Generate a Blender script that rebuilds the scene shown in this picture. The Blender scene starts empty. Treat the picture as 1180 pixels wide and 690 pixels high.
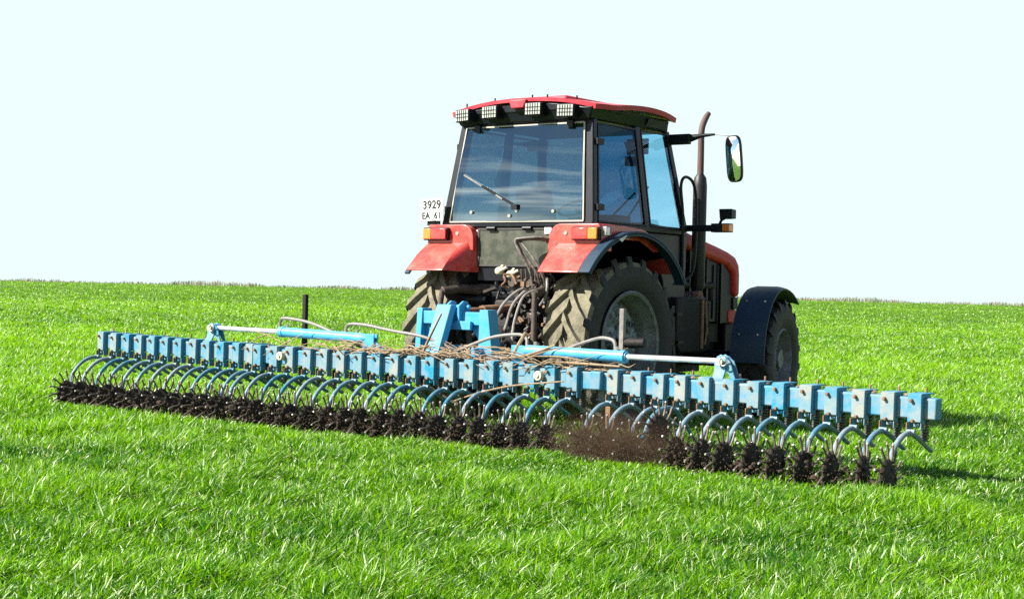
import bpy, bmesh, math, random
import numpy as np
from mathutils import Vector, Matrix, Quaternion
PI = math.pi
R = math.radians
random.seed(7)
rng = np.random.default_rng(11)
S = bpy.context.scene
COL = S.collection

# ------------------------------------------------------------------ camera
CAM = Vector((9.0135, -12.3127, 1.3161))
YAW, PITCH, ROLL = 0.6498, -0.0060, -0.0247
fw = Vector((math.sin(-YAW), math.cos(-YAW), 0)); rt = Vector((math.cos(-YAW), -math.sin(-YAW), 0)); up = Vector((0, 0, 1))
F_ = fw * math.cos(PITCH) + up * math.sin(PITCH)
U_ = up * math.cos(PITCH) - fw * math.sin(PITCH)
Rr = rt * math.cos(ROLL) - U_ * math.sin(ROLL)
UU = U_ * math.cos(ROLL) + rt * math.sin(ROLL)
cd = bpy.data.cameras.new('camera'); cam = bpy.data.objects.new('camera', cd); COL.objects.link(cam)
m = Matrix((( Rr.x, UU.x, -F_.x), (Rr.y, UU.y, -F_.y), (Rr.z, UU.z, -F_.z)))
cam.matrix_world = Matrix.Translation(CAM) @ m.to_4x4()
cd.sensor_width = 36.0; cd.lens = 1763.8 / 1180 * 36; cd.clip_start = 0.1; cd.clip_end = 12000
S.camera = cam

# ------------------------------------------------------------------ light
SUN = Vector((0.78, 1.02, -1.0)).normalized()           # the way the light travels
w = bpy.data.worlds.new('World'); S.world = w; w.use_nodes = True
nt = w.node_tree; nt.nodes.clear()
def N(nt, t, **k):
    n = nt.nodes.new(t)
    for a, b in k.items(): setattr(n, a, b)
    return n
out = N(nt, 'ShaderNodeOutputWorld'); bg = N(nt, 'ShaderNodeBackground'); bg.inputs['Strength'].default_value = 0.05
sky = N(nt, 'ShaderNodeTexSky', sky_type='NISHITA'); sky.sun_disc = False
sky.sun_elevation = R(37.9); sky.sun_rotation = math.atan2(-0.78, -1.02) % (2 * PI)
sky.air_density = 1.0; sky.dust_density = 0.15; sky.ozone_density = 2.5; sky.altitude = 300
tc = N(nt, 'ShaderNodeTexCoord')
# pale veil of haze, strongest over the far side of the field
dot = N(nt, 'ShaderNodeVectorMath', operation='DOT_PRODUCT'); dot.inputs[1].default_value = (-0.60, 0.80, 0.0)
nt.links.new(tc.outputs['Generated'], dot.inputs[0])
mr = N(nt, 'ShaderNodeMapRange'); mr.inputs['From Min'].default_value = 0.66; mr.inputs['From Max'].default_value = 0.88
mr.interpolation_type = 'SMOOTHSTEP'
nt.links.new(dot.outputs['Value'], mr.inputs['Value'])
mp = N(nt, 'ShaderNodeMapping'); mp.inputs['Scale'].default_value = (2.0, 2.0, 14.0)
nt.links.new(tc.outputs['Generated'], mp.inputs['Vector'])
cn = N(nt, 'ShaderNodeTexNoise'); cn.inputs['Scale'].default_value = 1.3; cn.inputs['Detail'].default_value = 6; cn.inputs['Roughness'].default_value = 0.55; cn.inputs['Distortion'].default_value = 0.5
nt.links.new(mp.outputs['Vector'], cn.inputs['Vector'])
cr = N(nt, 'ShaderNodeValToRGB'); cr.color_ramp.elements[0].position = 0.50; cr.color_ramp.elements[1].position = 0.68
nt.links.new(cn.outputs['Fac'], cr.inputs['Fac'])
mc = N(nt, 'ShaderNodeMix', data_type='RGBA'); mc.inputs[7].default_value = (24.0, 20.5, 19.0, 1)
sz = N(nt, 'ShaderNodeSeparateXYZ'); nt.links.new(tc.outputs['Generated'], sz.inputs[0])
el = N(nt, 'ShaderNodeMapRange'); el.inputs['From Min'].default_value = 0.42; el.inputs['From Max'].default_value = 0.20; nt.links.new(sz.outputs['Z'], el.inputs['Value'])
cm = N(nt, 'ShaderNodeMath', operation='MULTIPLY'); nt.links.new(el.outputs['Result'], cm.inputs[1])      # banks of cloud keep low in the sky
nt.links.new(cr.outputs['Color'], cm.inputs[0]); nt.links.new(cm.outputs[0], mc.inputs[0])
nt.links.new(sky.outputs['Color'], mc.inputs[6])
mx = N(nt, 'ShaderNodeMix', data_type='RGBA'); mx.inputs[7].default_value = (6.65, 8.05, 8.05, 1)
nt.links.new(mr.outputs['Result'], mx.inputs[0]); nt.links.new(mc.outputs[2], mx.inputs[6])
nt.links.new(mx.outputs[2], bg.inputs['Color']); nt.links.new(bg.outputs['Background'], out.inputs['Surface'])

ld = bpy.data.lights.new('sun', 'SUN'); ld.energy = 5.0; ld.angle = R(0.53); ld.color = (1.0, 0.95, 0.86)
sun = bpy.data.objects.new('sun', ld); COL.objects.link(sun)
sun.rotation_euler = SUN.to_track_quat('-Z', 'Y').to_euler(); sun.location = (-20, -20, 25)

S.view_settings.view_transform = 'Standard'; S.view_settings.look = 'None'
S.view_settings.exposure = 1.38; S.view_settings.gamma = 1.0
S.cycles.max_bounces = 8; S.cycles.transparent_max_bounces = 16
S.cycles.use_denoising = False

# ------------------------------------------------------------------ materials
def newmat(name):
    mt = bpy.data.materials.new(name); mt.use_nodes = True; nt = mt.node_tree; nt.nodes.clear()
    o = N(nt, 'ShaderNodeOutputMaterial'); return mt, nt, o
def coords(nt):
    tc = N(nt, 'ShaderNodeTexCoord'); oi = N(nt, 'ShaderNodeObjectInfo')
    mul = N(nt, 'ShaderNodeMath', operation='MULTIPLY'); mul.inputs[1].default_value = 37.0
    nt.links.new(oi.outputs['Random'], mul.inputs[0])
    ad = N(nt, 'ShaderNodeVectorMath', operation='ADD')
    nt.links.new(tc.outputs['Object'], ad.inputs[0]); nt.links.new(mul.outputs[0], ad.inputs[1])
    return ad.outputs[0], oi
def noise(nt, vec, scale, detail=5, rough=0.6):
    n = N(nt, 'ShaderNodeTexNoise'); n.inputs['Scale'].default_value = scale; n.inputs['Detail'].default_value = detail
    n.inputs['Roughness'].default_value = rough; nt.links.new(vec, n.inputs['Vector']); return n
def ramp(nt, fac, a, b):
    r = N(nt, 'ShaderNodeMapRange'); r.inputs['From Min'].default_value = a; r.inputs['From Max'].default_value = b
    nt.links.new(fac, r.inputs['Value']); return r.outputs['Result']
def mat(name, col, rough=0.45, dust=(0.30, 0.25, 0.17), amt=0.3, scale=6.0, metal=0.0, bump=0.0, coat=0.0, spec=0.5, col2=None, vary=0.0, up=0.0, back=0.0):
    mt, nt, o = newmat(name); p = N(nt, 'ShaderNodeBsdfPrincipled'); vec, oi = coords(nt)
    base = N(nt, 'ShaderNodeRGB'); base.outputs[0].default_value = (*col, 1); bc = base.outputs[0]
    if col2:
        n0 = noise(nt, vec, scale * 2.3, 6); mm = N(nt, 'ShaderNodeMix', data_type='RGBA')
        nt.links.new(ramp(nt, n0.outputs['Fac'], 0.42, 0.6), mm.inputs[0]); nt.links.new(bc, mm.inputs[6]); mm.inputs[7].default_value = (*col2, 1); bc = mm.outputs[2]
    n1 = noise(nt, vec, scale, 7, 0.68)
    f = ramp(nt, n1.outputs['Fac'], 0.40, 0.74)
    fm = N(nt, 'ShaderNodeMath', operation='MULTIPLY'); fm.inputs[1].default_value = amt * 2.0; fm.use_clamp = True
    nt.links.new(f, fm.inputs[0]); fac = fm.outputs[0]
    fa = N(nt, 'ShaderNodeMath', operation='ADD'); fa.use_clamp = True; fa.inputs[1].default_value = amt * 0.35
    nt.links.new(fac, fa.inputs[0]); fac = fa.outputs[0]
    if vary:
        vm = N(nt, 'ShaderNodeMath', operation='MULTIPLY_ADD'); vm.inputs[1].default_value = vary; vm.inputs[2].default_value = -vary * 0.35
        nt.links.new(oi.outputs['Random'], vm.inputs[0])
        va = N(nt, 'ShaderNodeMath', operation='ADD'); va.use_clamp = True; nt.links.new(fac, va.inputs[0]); nt.links.new(vm.outputs[0], va.inputs[1]); fac = va.outputs[0]
    if back:                                                 # dust thrown up from behind sticks to the faces turned backward
        tn = N(nt, 'ShaderNodeTexCoord'); sy = N(nt, 'ShaderNodeSeparateXYZ'); nt.links.new(tn.outputs['Normal'], sy.inputs[0])
        bm_ = N(nt, 'ShaderNodeMapRange'); bm_.inputs['From Min'].default_value = 0.2; bm_.inputs['From Max'].default_value = -0.7
        bm_.inputs['To Min'].default_value = 1 - back; nt.links.new(sy.outputs['Y'], bm_.inputs['Value'])
        bb = N(nt, 'ShaderNodeMath', operation='MULTIPLY'); nt.links.new(fac, bb.inputs[0]); nt.links.new(bm_.outputs['Result'], bb.inputs[1]); fac = bb.outputs[0]
    if up:                                                   # dust settled on what faces the sky
        g = N(nt, 'ShaderNodeNewGeometry'); sx = N(nt, 'ShaderNodeSeparateXYZ'); nt.links.new(g.outputs['Normal'], sx.inputs[0])
        um = N(nt, 'ShaderNodeMath', operation='MULTIPLY'); um.use_clamp = True; um.inputs[1].default_value = up
        nt.links.new(sx.outputs['Z'], um.inputs[0])
        ua = N(nt, 'ShaderNodeMath', operation='ADD'); ua.use_clamp = True; nt.links.new(fac, ua.inputs[0]); nt.links.new(um.outputs[0], ua.inputs[1]); fac = ua.outputs[0]
    md = N(nt, 'ShaderNodeMix', data_type='RGBA'); nt.links.new(fac, md.inputs[0]); nt.links.new(bc, md.inputs[6]); md.inputs[7].default_value = (*dust, 1)
    nt.links.new(md.outputs[2], p.inputs['Base Color'])
    rr = N(nt, 'ShaderNodeMapRange'); rr.inputs['To Min'].default_value = rough; rr.inputs['To Max'].default_value = min(1, rough + 0.4)
    nt.links.new(fac, rr.inputs['Value']); nt.links.new(rr.outputs['Result'], p.inputs['Roughness'])
    p.inputs['Metallic'].default_value = metal; p.inputs['Coat Weight'].default_value = coat; p.inputs['Coat Roughness'].default_value = 0.12
    p.inputs['Specular IOR Level'].default_value = spec
    if bump:
        n2 = noise(nt, vec, scale * 7, 4); b = N(nt, 'ShaderNodeBump'); b.inputs['Strength'].default_value = bump; b.inputs['Distance'].default_value = 0.02
        nt.links.new(n2.outputs['Fac'], b.inputs['Height']); nt.links.new(b.outputs[0], p.inputs['Normal'])
    nt.links.new(p.outputs[0], o.inputs['Surface']); return mt
def glass(name, tint, ior=1.6, mottle=0.0, dirt=0.04, dcol=(0.3, 0.27, 0.2), refl=(1, 1, 1)):
    tint = tuple(math.sqrt(c) for c in tint)                 # light passes both faces of the pane
    mt, nt, o = newmat(name)
    t = N(nt, 'ShaderNodeBsdfTransparent'); t.inputs[0].default_value = (*tint, 1)
    g = N(nt, 'ShaderNodeBsdfGlossy'); g.inputs['Roughness'].default_value = 0.02; g.inputs[0].default_value = (*refl, 1)
    fr = N(nt, 'ShaderNodeFresnel'); gm = N(nt, 'ShaderNodeNewGeometry')
    io = N(nt, 'ShaderNodeMapRange'); io.inputs['To Min'].default_value = ior; io.inputs['To Max'].default_value = 1 / ior
    nt.links.new(gm.outputs['Backfacing'], io.inputs['Value']); nt.links.new(io.outputs['Result'], fr.inputs['IOR'])
    ms = N(nt, 'ShaderNodeMixShader'); nt.links.new(fr.outputs[0], ms.inputs[0]); nt.links.new(t.outputs[0], ms.inputs[1]); nt.links.new(g.outputs[0], ms.inputs[2])
    d = N(nt, 'ShaderNodeBsdfDiffuse'); d.inputs[0].default_value = (*dcol, 1)
    vec, oi = coords(nt); n1 = noise(nt, vec, 5, 8, 0.75)
    fm = N(nt, 'ShaderNodeMath', operation='MULTIPLY'); fm.inputs[1].default_value = dirt * 2; nt.links.new(ramp(nt, n1.outputs['Fac'], 0.35, 0.75), fm.inputs[0])
    m2 = N(nt, 'ShaderNodeMixShader'); nt.links.new(fm.outputs[0], m2.inputs[0]); nt.links.new(ms.outputs[0], m2.inputs[1]); nt.links.new(d.outputs[0], m2.inputs[2])
    if mottle:
        n2 = noise(nt, vec, 60, 3); mm = N(nt, 'ShaderNodeMix', data_type='RGBA'); nt.links.new(ramp(nt, n2.outputs['Fac'], 0.3, 0.7), mm.inputs[0])
        mm.inputs[6].default_value = (*[c * (1 - mottle) for c in tint], 1); mm.inputs[7].default_value = (*[c * (1 + mottle) for c in tint], 1)
        nt.links.new(mm.outputs[2], t.inputs[0])
    nt.links.new(m2.outputs[0], o.inputs['Surface']); return mt
DUST = (0.34, 0.29, 0.20)
M = {}
M['red'] = mat('red_paint', (0.50, 0.014, 0.012), 0.32, (0.46, 0.24, 0.17), 0.17, 7, coat=0.4, up=0.10)
M['roofred'] = mat('roof_red_paint', (0.50, 0.008, 0.030), 0.42, (0.62, 0.38, 0.38), 0.08, 4, spec=0.3, up=0.16)
M['hoodred'] = mat('hood_red_paint', (0.50, 0.008, 0.010), 0.42, (0.45, 0.16, 0.11), 0.10, 4, spec=0.3)
M['black'] = mat('black_plastic', (0.004, 0.005, 0.007), 0.45, (0.04, 0.038, 0.036), 0.05, 6, spec=0.3)
M['cabblack'] = mat('cab_black_paint', (0.004, 0.006, 0.010), 0.35, (0.05, 0.046, 0.042), 0.05, 5, spec=0.3)
M['rubber'] = mat('dusty_black_mudguard', (0.007, 0.030, 0.058), 0.5, (0.09, 0.10, 0.105), 0.06, 9, up=0.02, spec=0.35)
M['engine'] = mat('grimy_engine_metal', (0.006, 0.006, 0.006), 0.55, (0.030, 0.024, 0.018), 0.22, 6, bump=0.3, spec=0.3)
M['grime'] = mat('oily_grime', (0.010, 0.009, 0.008), 0.5, (0.06, 0.042, 0.03), 0.28, 9, bump=0.4)
M['rust'] = mat('rusty_metal', (0.16, 0.075, 0.035), 0.7, (0.34, 0.22, 0.13), 0.35, 20, bump=0.4)
M['hose'] = mat('grey_hose', (0.13, 0.125, 0.12), 0.45, (0.32, 0.28, 0.23), 0.3, 20)
M['bhose'] = mat('black_hose', (0.02, 0.02, 0.02), 0.45, (0.3, 0.26, 0.2), 0.3, 25)
M['dusty'] = mat('dusty_linkage', (0.030, 0.022, 0.017), 0.55, (0.14, 0.10, 0.07), 0.32, 14, bump=0.3)
M['tread'] = mat('muddy_tread', (0.075, 0.072, 0.05), 0.9, (0.25, 0.225, 0.15), 0.42, 7, bump=0.6, col2=(0.16, 0.145, 0.095))
M['tyre'] = mat('tyre_rubber', (0.012, 0.013, 0.014), 0.7, (0.075, 0.068, 0.058), 0.16, 6, bump=0.2)
M['rim'] = mat('weathered_rim', (0.21, 0.225, 0.22), 0.5, (0.06, 0.055, 0.045), 0.35, 12, metal=0.2, bump=0.2)
M['dish'] = mat('mud_splashed_rim_centre', (0.34, 0.40, 0.45), 0.6, (0.014, 0.013, 0.012), 0.62, 11, bump=0.4)
M['panel'] = mat('dusty_olive_panel', (0.028, 0.035, 0.026), 0.25, (0.085, 0.085, 0.055), 0.45, 9)
M['trim'] = mat('window_seal', (0.45, 0.42, 0.36), 0.5, DUST, 0.2, 10)
M['white'] = mat('white_sticker', (0.78, 0.76, 0.72), 0.5, DUST, 0.1, 10)
M['platew'] = mat('plate_white', (0.80, 0.80, 0.78), 0.4, DUST, 0.08, 14)
M['ink'] = mat('plate_ink', (0.01, 0.01, 0.012), 0.5, DUST, 0.0)
M['lens'] = mat('lamp_lens', (0.36, 0.38, 0.34), 0.12, (0.5, 0.5, 0.42), 0.3, 60, spec=0.9)
M['lred'] = mat('red_lens', (0.55, 0.015, 0.02), 0.15, DUST, 0.12, 12, coat=0.5)
M['lamber'] = mat('amber_lens', (0.80, 0.20, 0.015), 0.15, DUST, 0.08, 12, coat=0.5)
M['exh'] = mat('muffler_black', (0.010, 0.010, 0.011), 0.5, (0.045, 0.02, 0.015), 0.12, 5)
M['pipe'] = mat('rusty_exhaust_pipe', (0.085, 0.060, 0.055), 0.6, (0.13, 0.045, 0.03), 0.28, 9)
M['steel'] = mat('bare_steel', (0.55, 0.54, 0.52), 0.28, DUST, 0.12, 12, metal=0.85)
M['rod'] = mat('chrome_rod', (0.80, 0.79, 0.77), 0.22, DUST, 0.06, 10, metal=0.55)
M['bracket'] = mat('dusty_blue_bracket', (0.008, 0.215, 0.345), 0.5, (0.27, 0.285, 0.26), 0.44, 8, vary=0.6, up=0.03, back=0.93, spec=0.3)
M['beam'] = mat('dusty_blue_beam', (0.006, 0.225, 0.375), 0.5, (0.28, 0.275, 0.245), 0.42, 5, up=0.1, back=0.92, spec=0.3)
M['arm'] = mat('worn_blue_arm', (0.018, 0.155, 0.245), 0.36, (0.28, 0.29, 0.285), 0.30, 14, vary=0.5)
M['blue'] = mat('bright_blue_paint', (0.016, 0.30, 0.56), 0.5, (0.34, 0.35, 0.32), 0.12, 7, spec=0.35, up=0.08)
M['cyl'] = mat('cylinder_blue', (0.04, 0.36, 0.66), 0.32, (0.4, 0.4, 0.36), 0.10, 9, coat=0.3, up=0.1)
M['wheel'] = mat('soil_caked_iron', (0.017, 0.012, 0.009), 0.75, (0.06, 0.040, 0.027), 0.36, 18, bump=0.5)
M['tine'] = mat('worn_tine_steel', (0.085, 0.068, 0.056), 0.45, (0.21, 0.165, 0.125), 0.42, 30, metal=0.2)
M['tip'] = mat('polished_tine_tip', (0.46, 0.43, 0.40), 0.42, (0.16, 0.125, 0.10), 0.4, 40, metal=0.3)
M['spring'] = mat('dark_spring', (0.05, 0.06, 0.06), 0.5, (0.2, 0.17, 0.13), 0.3, 20)
M['cream'] = mat('cream_cap', (0.60, 0.54, 0.38), 0.5, DUST, 0.3, 20)
M['stalk'] = mat('dry_stalk', (0.36, 0.27, 0.17), 0.8, (0.17, 0.11, 0.065), 0.45, 20, vary=0.3)
M['soil'] = mat('turned_soil', (0.026, 0.017, 0.011), 0.95, (0.075, 0.048, 0.030), 0.35, 12, bump=0.4)
M['drysoil'] = mat('dry_soil', (0.20, 0.14, 0.09), 0.95, (0.28, 0.2, 0.13), 0.4, 18, bump=0.5)
M['grit'] = mat('thrown_grit', (0.055, 0.036, 0.022), 0.95, (0.11, 0.075, 0.048), 0.4, 12)
M['seat'] = mat('seat_fabric', (0.02, 0.02, 0.022), 0.9, DUST, 0.05, 8)
M['grey'] = mat('grey_console', (0.035, 0.036, 0.037), 0.7, DUST, 0.05, 8)
M['g_rear'] = glass('tinted_rear_glass', (0.036, 0.09, 0.125), 2.4, 0.0, 0.004, refl=(0.62, 0.86, 0.95))
M['g_side'] = glass('dark_blue_side_glass', (0.020, 0.105, 0.23), 1.5, 0.12, 0.004, refl=(0.30, 0.42, 0.5))
M['g_door'] = glass('blue_door_glass', (0.25, 0.62, 0.84), 1.5, 0.06, 0.01, refl=(0.5, 0.7, 0.8))
M['g_low'] = glass('dirty_lower_glass', (0.05, 0.05, 0.05), 1.5, 0.0, 0.10)
M['g_clear'] = glass('clear_glass', (0.93, 0.96, 0.97), 1.45, 0.0, 0.01)
mm_, nt_, o_ = newmat('mirror_glass'); g_ = N(nt_, 'ShaderNodeBsdfGlossy'); g_.inputs['Roughness'].default_value = 0.01; g_.inputs[0].default_value = (0.8, 0.86, 0.84, 1)
nt_.links.new(g_.outputs[0], o_.inputs['Surface']); M['mirror'] = mm_

# ------------------------------------------------------------------ mesh helpers
class MB:
    def __init__(s): s.v = []; s.f = []; s.mi = []; s.cur = 0
    def mat(s, i): s.cur = i; return s
    def face(s, idx): s.f.append(tuple(idx)); s.mi.append(s.cur)
    def hexa(s, p):                                     # 8 points: bottom 4 (ccw from above), top 4
        b = len(s.v); s.v += [tuple(q) for q in p]
        for q in ((3, 2, 1, 0), (4, 5, 6, 7), (0, 1, 5, 4), (1, 2, 6, 5), (2, 3, 7, 6), (3, 0, 4, 7)): s.face([b + i for i in q])
        return s
    def box(s, x0, x1, y0, y1, z0, z1):
        return s.hexa([(x0, y0, z0), (x1, y0, z0), (x1, y1, z0), (x0, y1, z0), (x0, y0, z1), (x1, y0, z1), (x1, y1, z1), (x0, y1, z1)])
    def bar(s, a, b, wx, wy):                           # bar between two points, square section
        a = Vector(a); b = Vector(b); d = (b - a).normalized()
        h = Vector((1, 0, 0)) if abs(d.x) < 0.9 else Vector((0, 1, 0))
        u = d.cross(h).normalized(); v = d.cross(u).normalized()
        P = []
        for c in (a, b):
            for i, j in ((-1, -1), (1, -1), (1, 1), (-1, 1)): P.append(c + v * (wx / 2 * i) + u * (wy / 2 * j))
        return s.hexa(P)
    def prism(s, poly, x0, x1, ax='x'):                 # polygon of two coordinates extruded along an axis
        n = len(poly); b = len(s.v)
        for x in (x0, x1):
            for p in poly: s.v.append((x, p[0], p[1]) if ax == 'x' else (p[0], x, p[1]) if ax == 'y' else (p[0], p[1], x))
        s.face([b + i for i in range(n)][::-1]); s.face([b + n + i for i in range(n)])
        for i in range(n): j = (i + 1) % n; s.face([b + i, b + j, b + n + j, b + n + i])
        return s
    def tube(s, pts, r, n=8, cap=True, smooth_pts=0):
        pts = [Vector(p) for p in pts]
        rs = list(r) if hasattr(r, '__len__') else [r] * len(pts)
        if smooth_pts:
            pts, rs = crom(pts, rs, smooth_pts)
        m = len(pts); b = len(s.v); u = None
        for i, p in enumerate(pts):
            t = (pts[min(i + 1, m - 1)] - pts[max(i - 1, 0)]).normalized()
            if u is None:
                u = t.cross(Vector((0, 0, 1)) if abs(t.z) < 0.9 else Vector((1, 0, 0))).normalized()
            else:
                u = (u - t * u.dot(t)).normalized()
            v = t.cross(u)
            for k in range(n):
                a = 2 * PI * k / n; s.v.append(tuple(p + (u * math.cos(a) + v * math.sin(a)) * rs[i]))
        for i in range(m - 1):
            for k in range(n):
                k2 = (k + 1) % n; s.face([b + i * n + k, b + i * n + k2, b + (i + 1) * n + k2, b + (i + 1) * n + k])
        if cap:
            s.face([b + k for k in range(n)][::-1]); s.face([b + (m - 1) * n + k for k in range(n)])
        return s
    def lathe(s, prof, n=48, c=(0, 0, 0), mats=None):   # profile (x, r) turned about the X axis
        b = len(s.v); m = len(prof)
        for k in range(n):
            a = 2 * PI * k / n
            for x, r in prof: s.v.append((c[0] + x, c[1] + r * math.sin(a), c[2] + r * math.cos(a)))
        for k in range(n):
            k2 = (k + 1) % n
            for i in range(m - 1):
                if mats: s.cur = mats[i]
                s.face([b + k * m + i, b + k2 * m + i, b + k2 * m + i + 1, b + k * m + i + 1])
        return s
    def grid(s, P, nu, nv, closed=False):               # P[i][j] sheet
        b = len(s.v)
        for row in P:
            for q in row: s.v.append(tuple(q))
        for i in range(nu - 1):
            for j in range(nv - 1): s.face([b + i * nv + j, b + (i + 1) * nv + j, b + (i + 1) * nv + j + 1, b + i * nv + j + 1])
        return s
    def pane(s, c, t=0.008):                            # four corners, given thickness along the normal
        c = [Vector(q) for q in c]; n = (c[1] - c[0]).cross(c[3] - c[0]).normalized() * t
        return s.hexa([q for q in c] + [q + n for q in c])
    def blob(s, c, r, sub=1, jit=0.3, sq=(1, 1, 1), rnd=random):
        bm = bmesh.new(); bmesh.ops.create_icosphere(bm, subdivisions=sub, radius=1)
        b = len(s.v); q = rnd.uniform(0, 6)
        for v in bm.verts:
            k = r * (1 + rnd.uniform(-jit, jit)); s.v.append((c[0] + v.co.x * k * sq[0], c[1] + v.co.y * k * sq[1], c[2] + v.co.z * k * sq[2]))
        for f in bm.faces: s.face([b + v.index for v in f.verts])
        bm.free(); return s
    def build(s, name, mats, parent=None, origin=(0, 0, 0), bevel=0.0, ang=38, smooth=True, recalc=True):
        me = bpy.data.meshes.new(name); me.from_pydata([(v[0] - origin[0], v[1] - origin[1], v[2] - origin[2]) for v in s.v], [], s.f)
        if not isinstance(mats, (list, tuple)): mats = [mats]
        for q in mats: me.materials.append(M[q] if isinstance(q, str) else q)
        me.polygons.foreach_set('material_index', s.mi)
        if recalc:
            bm = bmesh.new(); bm.from_mesh(me); bmesh.ops.recalc_face_normals(bm, faces=bm.faces); bm.to_mesh(me); bm.free()
        if smooth:
            me.polygons.foreach_set('use_smooth', [True] * len(me.polygons)); me.set_sharp_from_angle(angle=R(ang))
        me.update()
        o = bpy.data.objects.new(name, me); COL.objects.link(o)
        WL[o] = Vector(origin)
        if parent:
            o.parent = parent; o.location = Vector(origin) - WL[parent]
        else: o.location = origin
        if bevel:
            md = o.modifiers.new('edge', 'BEVEL'); md.width = bevel; md.segments = 2; md.limit_method = 'ANGLE'; md.angle_limit = R(40)
        return o
WL = {}
def crom(pts, rs, k):
    P = [pts[0]] + pts + [pts[-1]]; o = []; ro = []
    for i in range(1, len(P) - 2):
        for q in range(k):
            t = q / k; a, b, c, d = P[i - 1], P[i], P[i + 1], P[i + 2]
            o.append(0.5 * ((2 * b) + (c - a) * t + (2 * a - 5 * b + 4 * c - d) * t * t + (3 * b - a - 3 * c + d) * t ** 3))
            ro.append(rs[i - 1] * (1 - t) + rs[i] * t)
    o.append(pts[-1]); ro.append(rs[-1]); return o, ro
def thing(name, label, cat, loc=(0, 0, 0), group=None):
    o = bpy.data.objects.new(name, None); COL.objects.link(o); o.location = loc; o.empty_display_size = 0.3
    WL[o] = Vector(loc); return tag(o, label, cat, group)
def tag(o, label, cat, group=None, kind=None):
    o['label'] = label
    o['category'] = cat
    if group: o['group'] = group
    if kind: o['kind'] = kind
    return o
def lerp(a, b, t): return a + (b - a) * t

# ------------------------------------------------------------------ ground
def smooth(t): t = np.clip(t, 0, 1); return t * t * (3 - 2 * t)
def vnoise(x, y, seed=0):
    xi = np.floor(x).astype(int); yi = np.floor(y).astype(int); xf = x - xi; yf = y - yi
    def h(a, b):
        v = np.sin(a * 127.1 + b * 311.7 + seed * 74.7) * 43758.5453; return v - np.floor(v)
    u = xf * xf * (3 - 2 * xf); v = yf * yf * (3 - 2 * yf)
    return (h(xi, yi) * (1 - u) + h(xi + 1, yi) * u) * (1 - v) + (h(xi, yi + 1) * (1 - u) + h(xi + 1, yi + 1) * u) * v
def terrain(x, y):
    r = np.hypot(x - CAM.x, y - CAM.y)
    z = 0.90 * smooth((r - 50) / 170) + 0.10 * smooth((r - 60) / 120) * (vnoise(x * 0.03, y * 0.03, 3) - 0.5) * 2
    z = z - np.where(r > 230, (r - 230) * 0.004, 0)
    return z
rings = np.concatenate([np.linspace(0.5, 30, 30), np.linspace(33, 260, 70), np.geomspace(270, 6000, 30)])
NA = 144
b = MB()
ang = np.linspace(0, 2 * PI, NA, endpoint=False)
gx = CAM.x + np.outer(rings, np.cos(ang)); gy = CAM.y + np.outer(rings, np.sin(ang)); gz = terrain(gx, gy)
b.v = [tuple(q) for q in np.stack([gx, gy, gz], 2).reshape(-1, 3)]
for i in range(len(rings) - 1):
    for j in range(NA):
        k = (j + 1) % NA; b.face([i * NA + j, (i + 1) * NA + j, (i + 1) * NA + k, i * NA + k])
b.face([j for j in range(NA)][::-1])
mt, nt, o = newmat('field_soil_and_crop')
p = N(nt, 'ShaderNodeBsdfPrincipled'); p.inputs['Roughness'].default_value = 0.9; p.inputs['Specular IOR Level'].default_value = 0.1
tcn = N(nt, 'ShaderNodeTexCoord')
n1 = noise(nt, tcn.outputs['Object'], 9.0, 8, 0.7); n2 = noise(nt, tcn.outputs['Object'], 0.35, 5)
mA = N(nt, 'ShaderNodeMix', data_type='RGBA'); mA.inputs[6].default_value = (0.035, 0.055, 0.008, 1); mA.inputs[7].default_value = (0.075, 0.19, 0.008, 1)
nt.links.new(ramp(nt, n1.outputs['Fac'], 0.35, 0.65), mA.inputs[0])
mB = N(nt, 'ShaderNodeMix', data_type='RGBA'); mB.inputs[7].default_value = (0.10, 0.22, 0.012, 1)
nt.links.new(ramp(nt, n2.outputs['Fac'], 0.4, 0.7), mB.inputs[0]); nt.links.new(mA.outputs[2], mB.inputs[6])
nt.links.new(mB.outputs[2], p.inputs['Base Color'])
bp_ = N(nt, 'ShaderNodeBump'); bp_.inputs['Distance'].default_value = 0.1; nt.links.new(n1.outputs['Fac'], bp_.inputs['Height']); nt.links.new(bp_.outputs[0], p.inputs['Normal'])
nt.links.new(p.outputs[0], o.inputs['Surface'])
g = b.build('field_ground', mt); g['kind'] = 'structure'

# grass: one sheet of single blades -----------------------------------------------------------
def blade_mat(name, rough=0.34, transl=0.42):
    mt, nt, o = newmat(name); at = N(nt, 'ShaderNodeAttribute'); at.attribute_name = 'Col'
    p = N(nt, 'ShaderNodeBsdfPrincipled'); p.inputs['Roughness'].default_value = rough; p.inputs['Specular IOR Level'].default_value = 0.38
    nt.links.new(at.outputs['Color'], p.inputs['Base Color'])
    t = N(nt, 'ShaderNodeBsdfTranslucent'); hs = N(nt, 'ShaderNodeHueSaturation'); hs.inputs['Value'].default_value = 1.65; hs.inputs['Saturation'].default_value = 1.05
    nt.links.new(at.outputs['Color'], hs.inputs['Color']); nt.links.new(hs.outputs[0], t.inputs[0])
    ms = N(nt, 'ShaderNodeMixShader'); ms.inputs[0].default_value = transl; nt.links.new(p.outputs[0], ms.inputs[1]); nt.links.new(t.outputs[0], ms.inputs[2])
    nt.links.new(ms.outputs[0], o.inputs['Surface']); return mt
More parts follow.
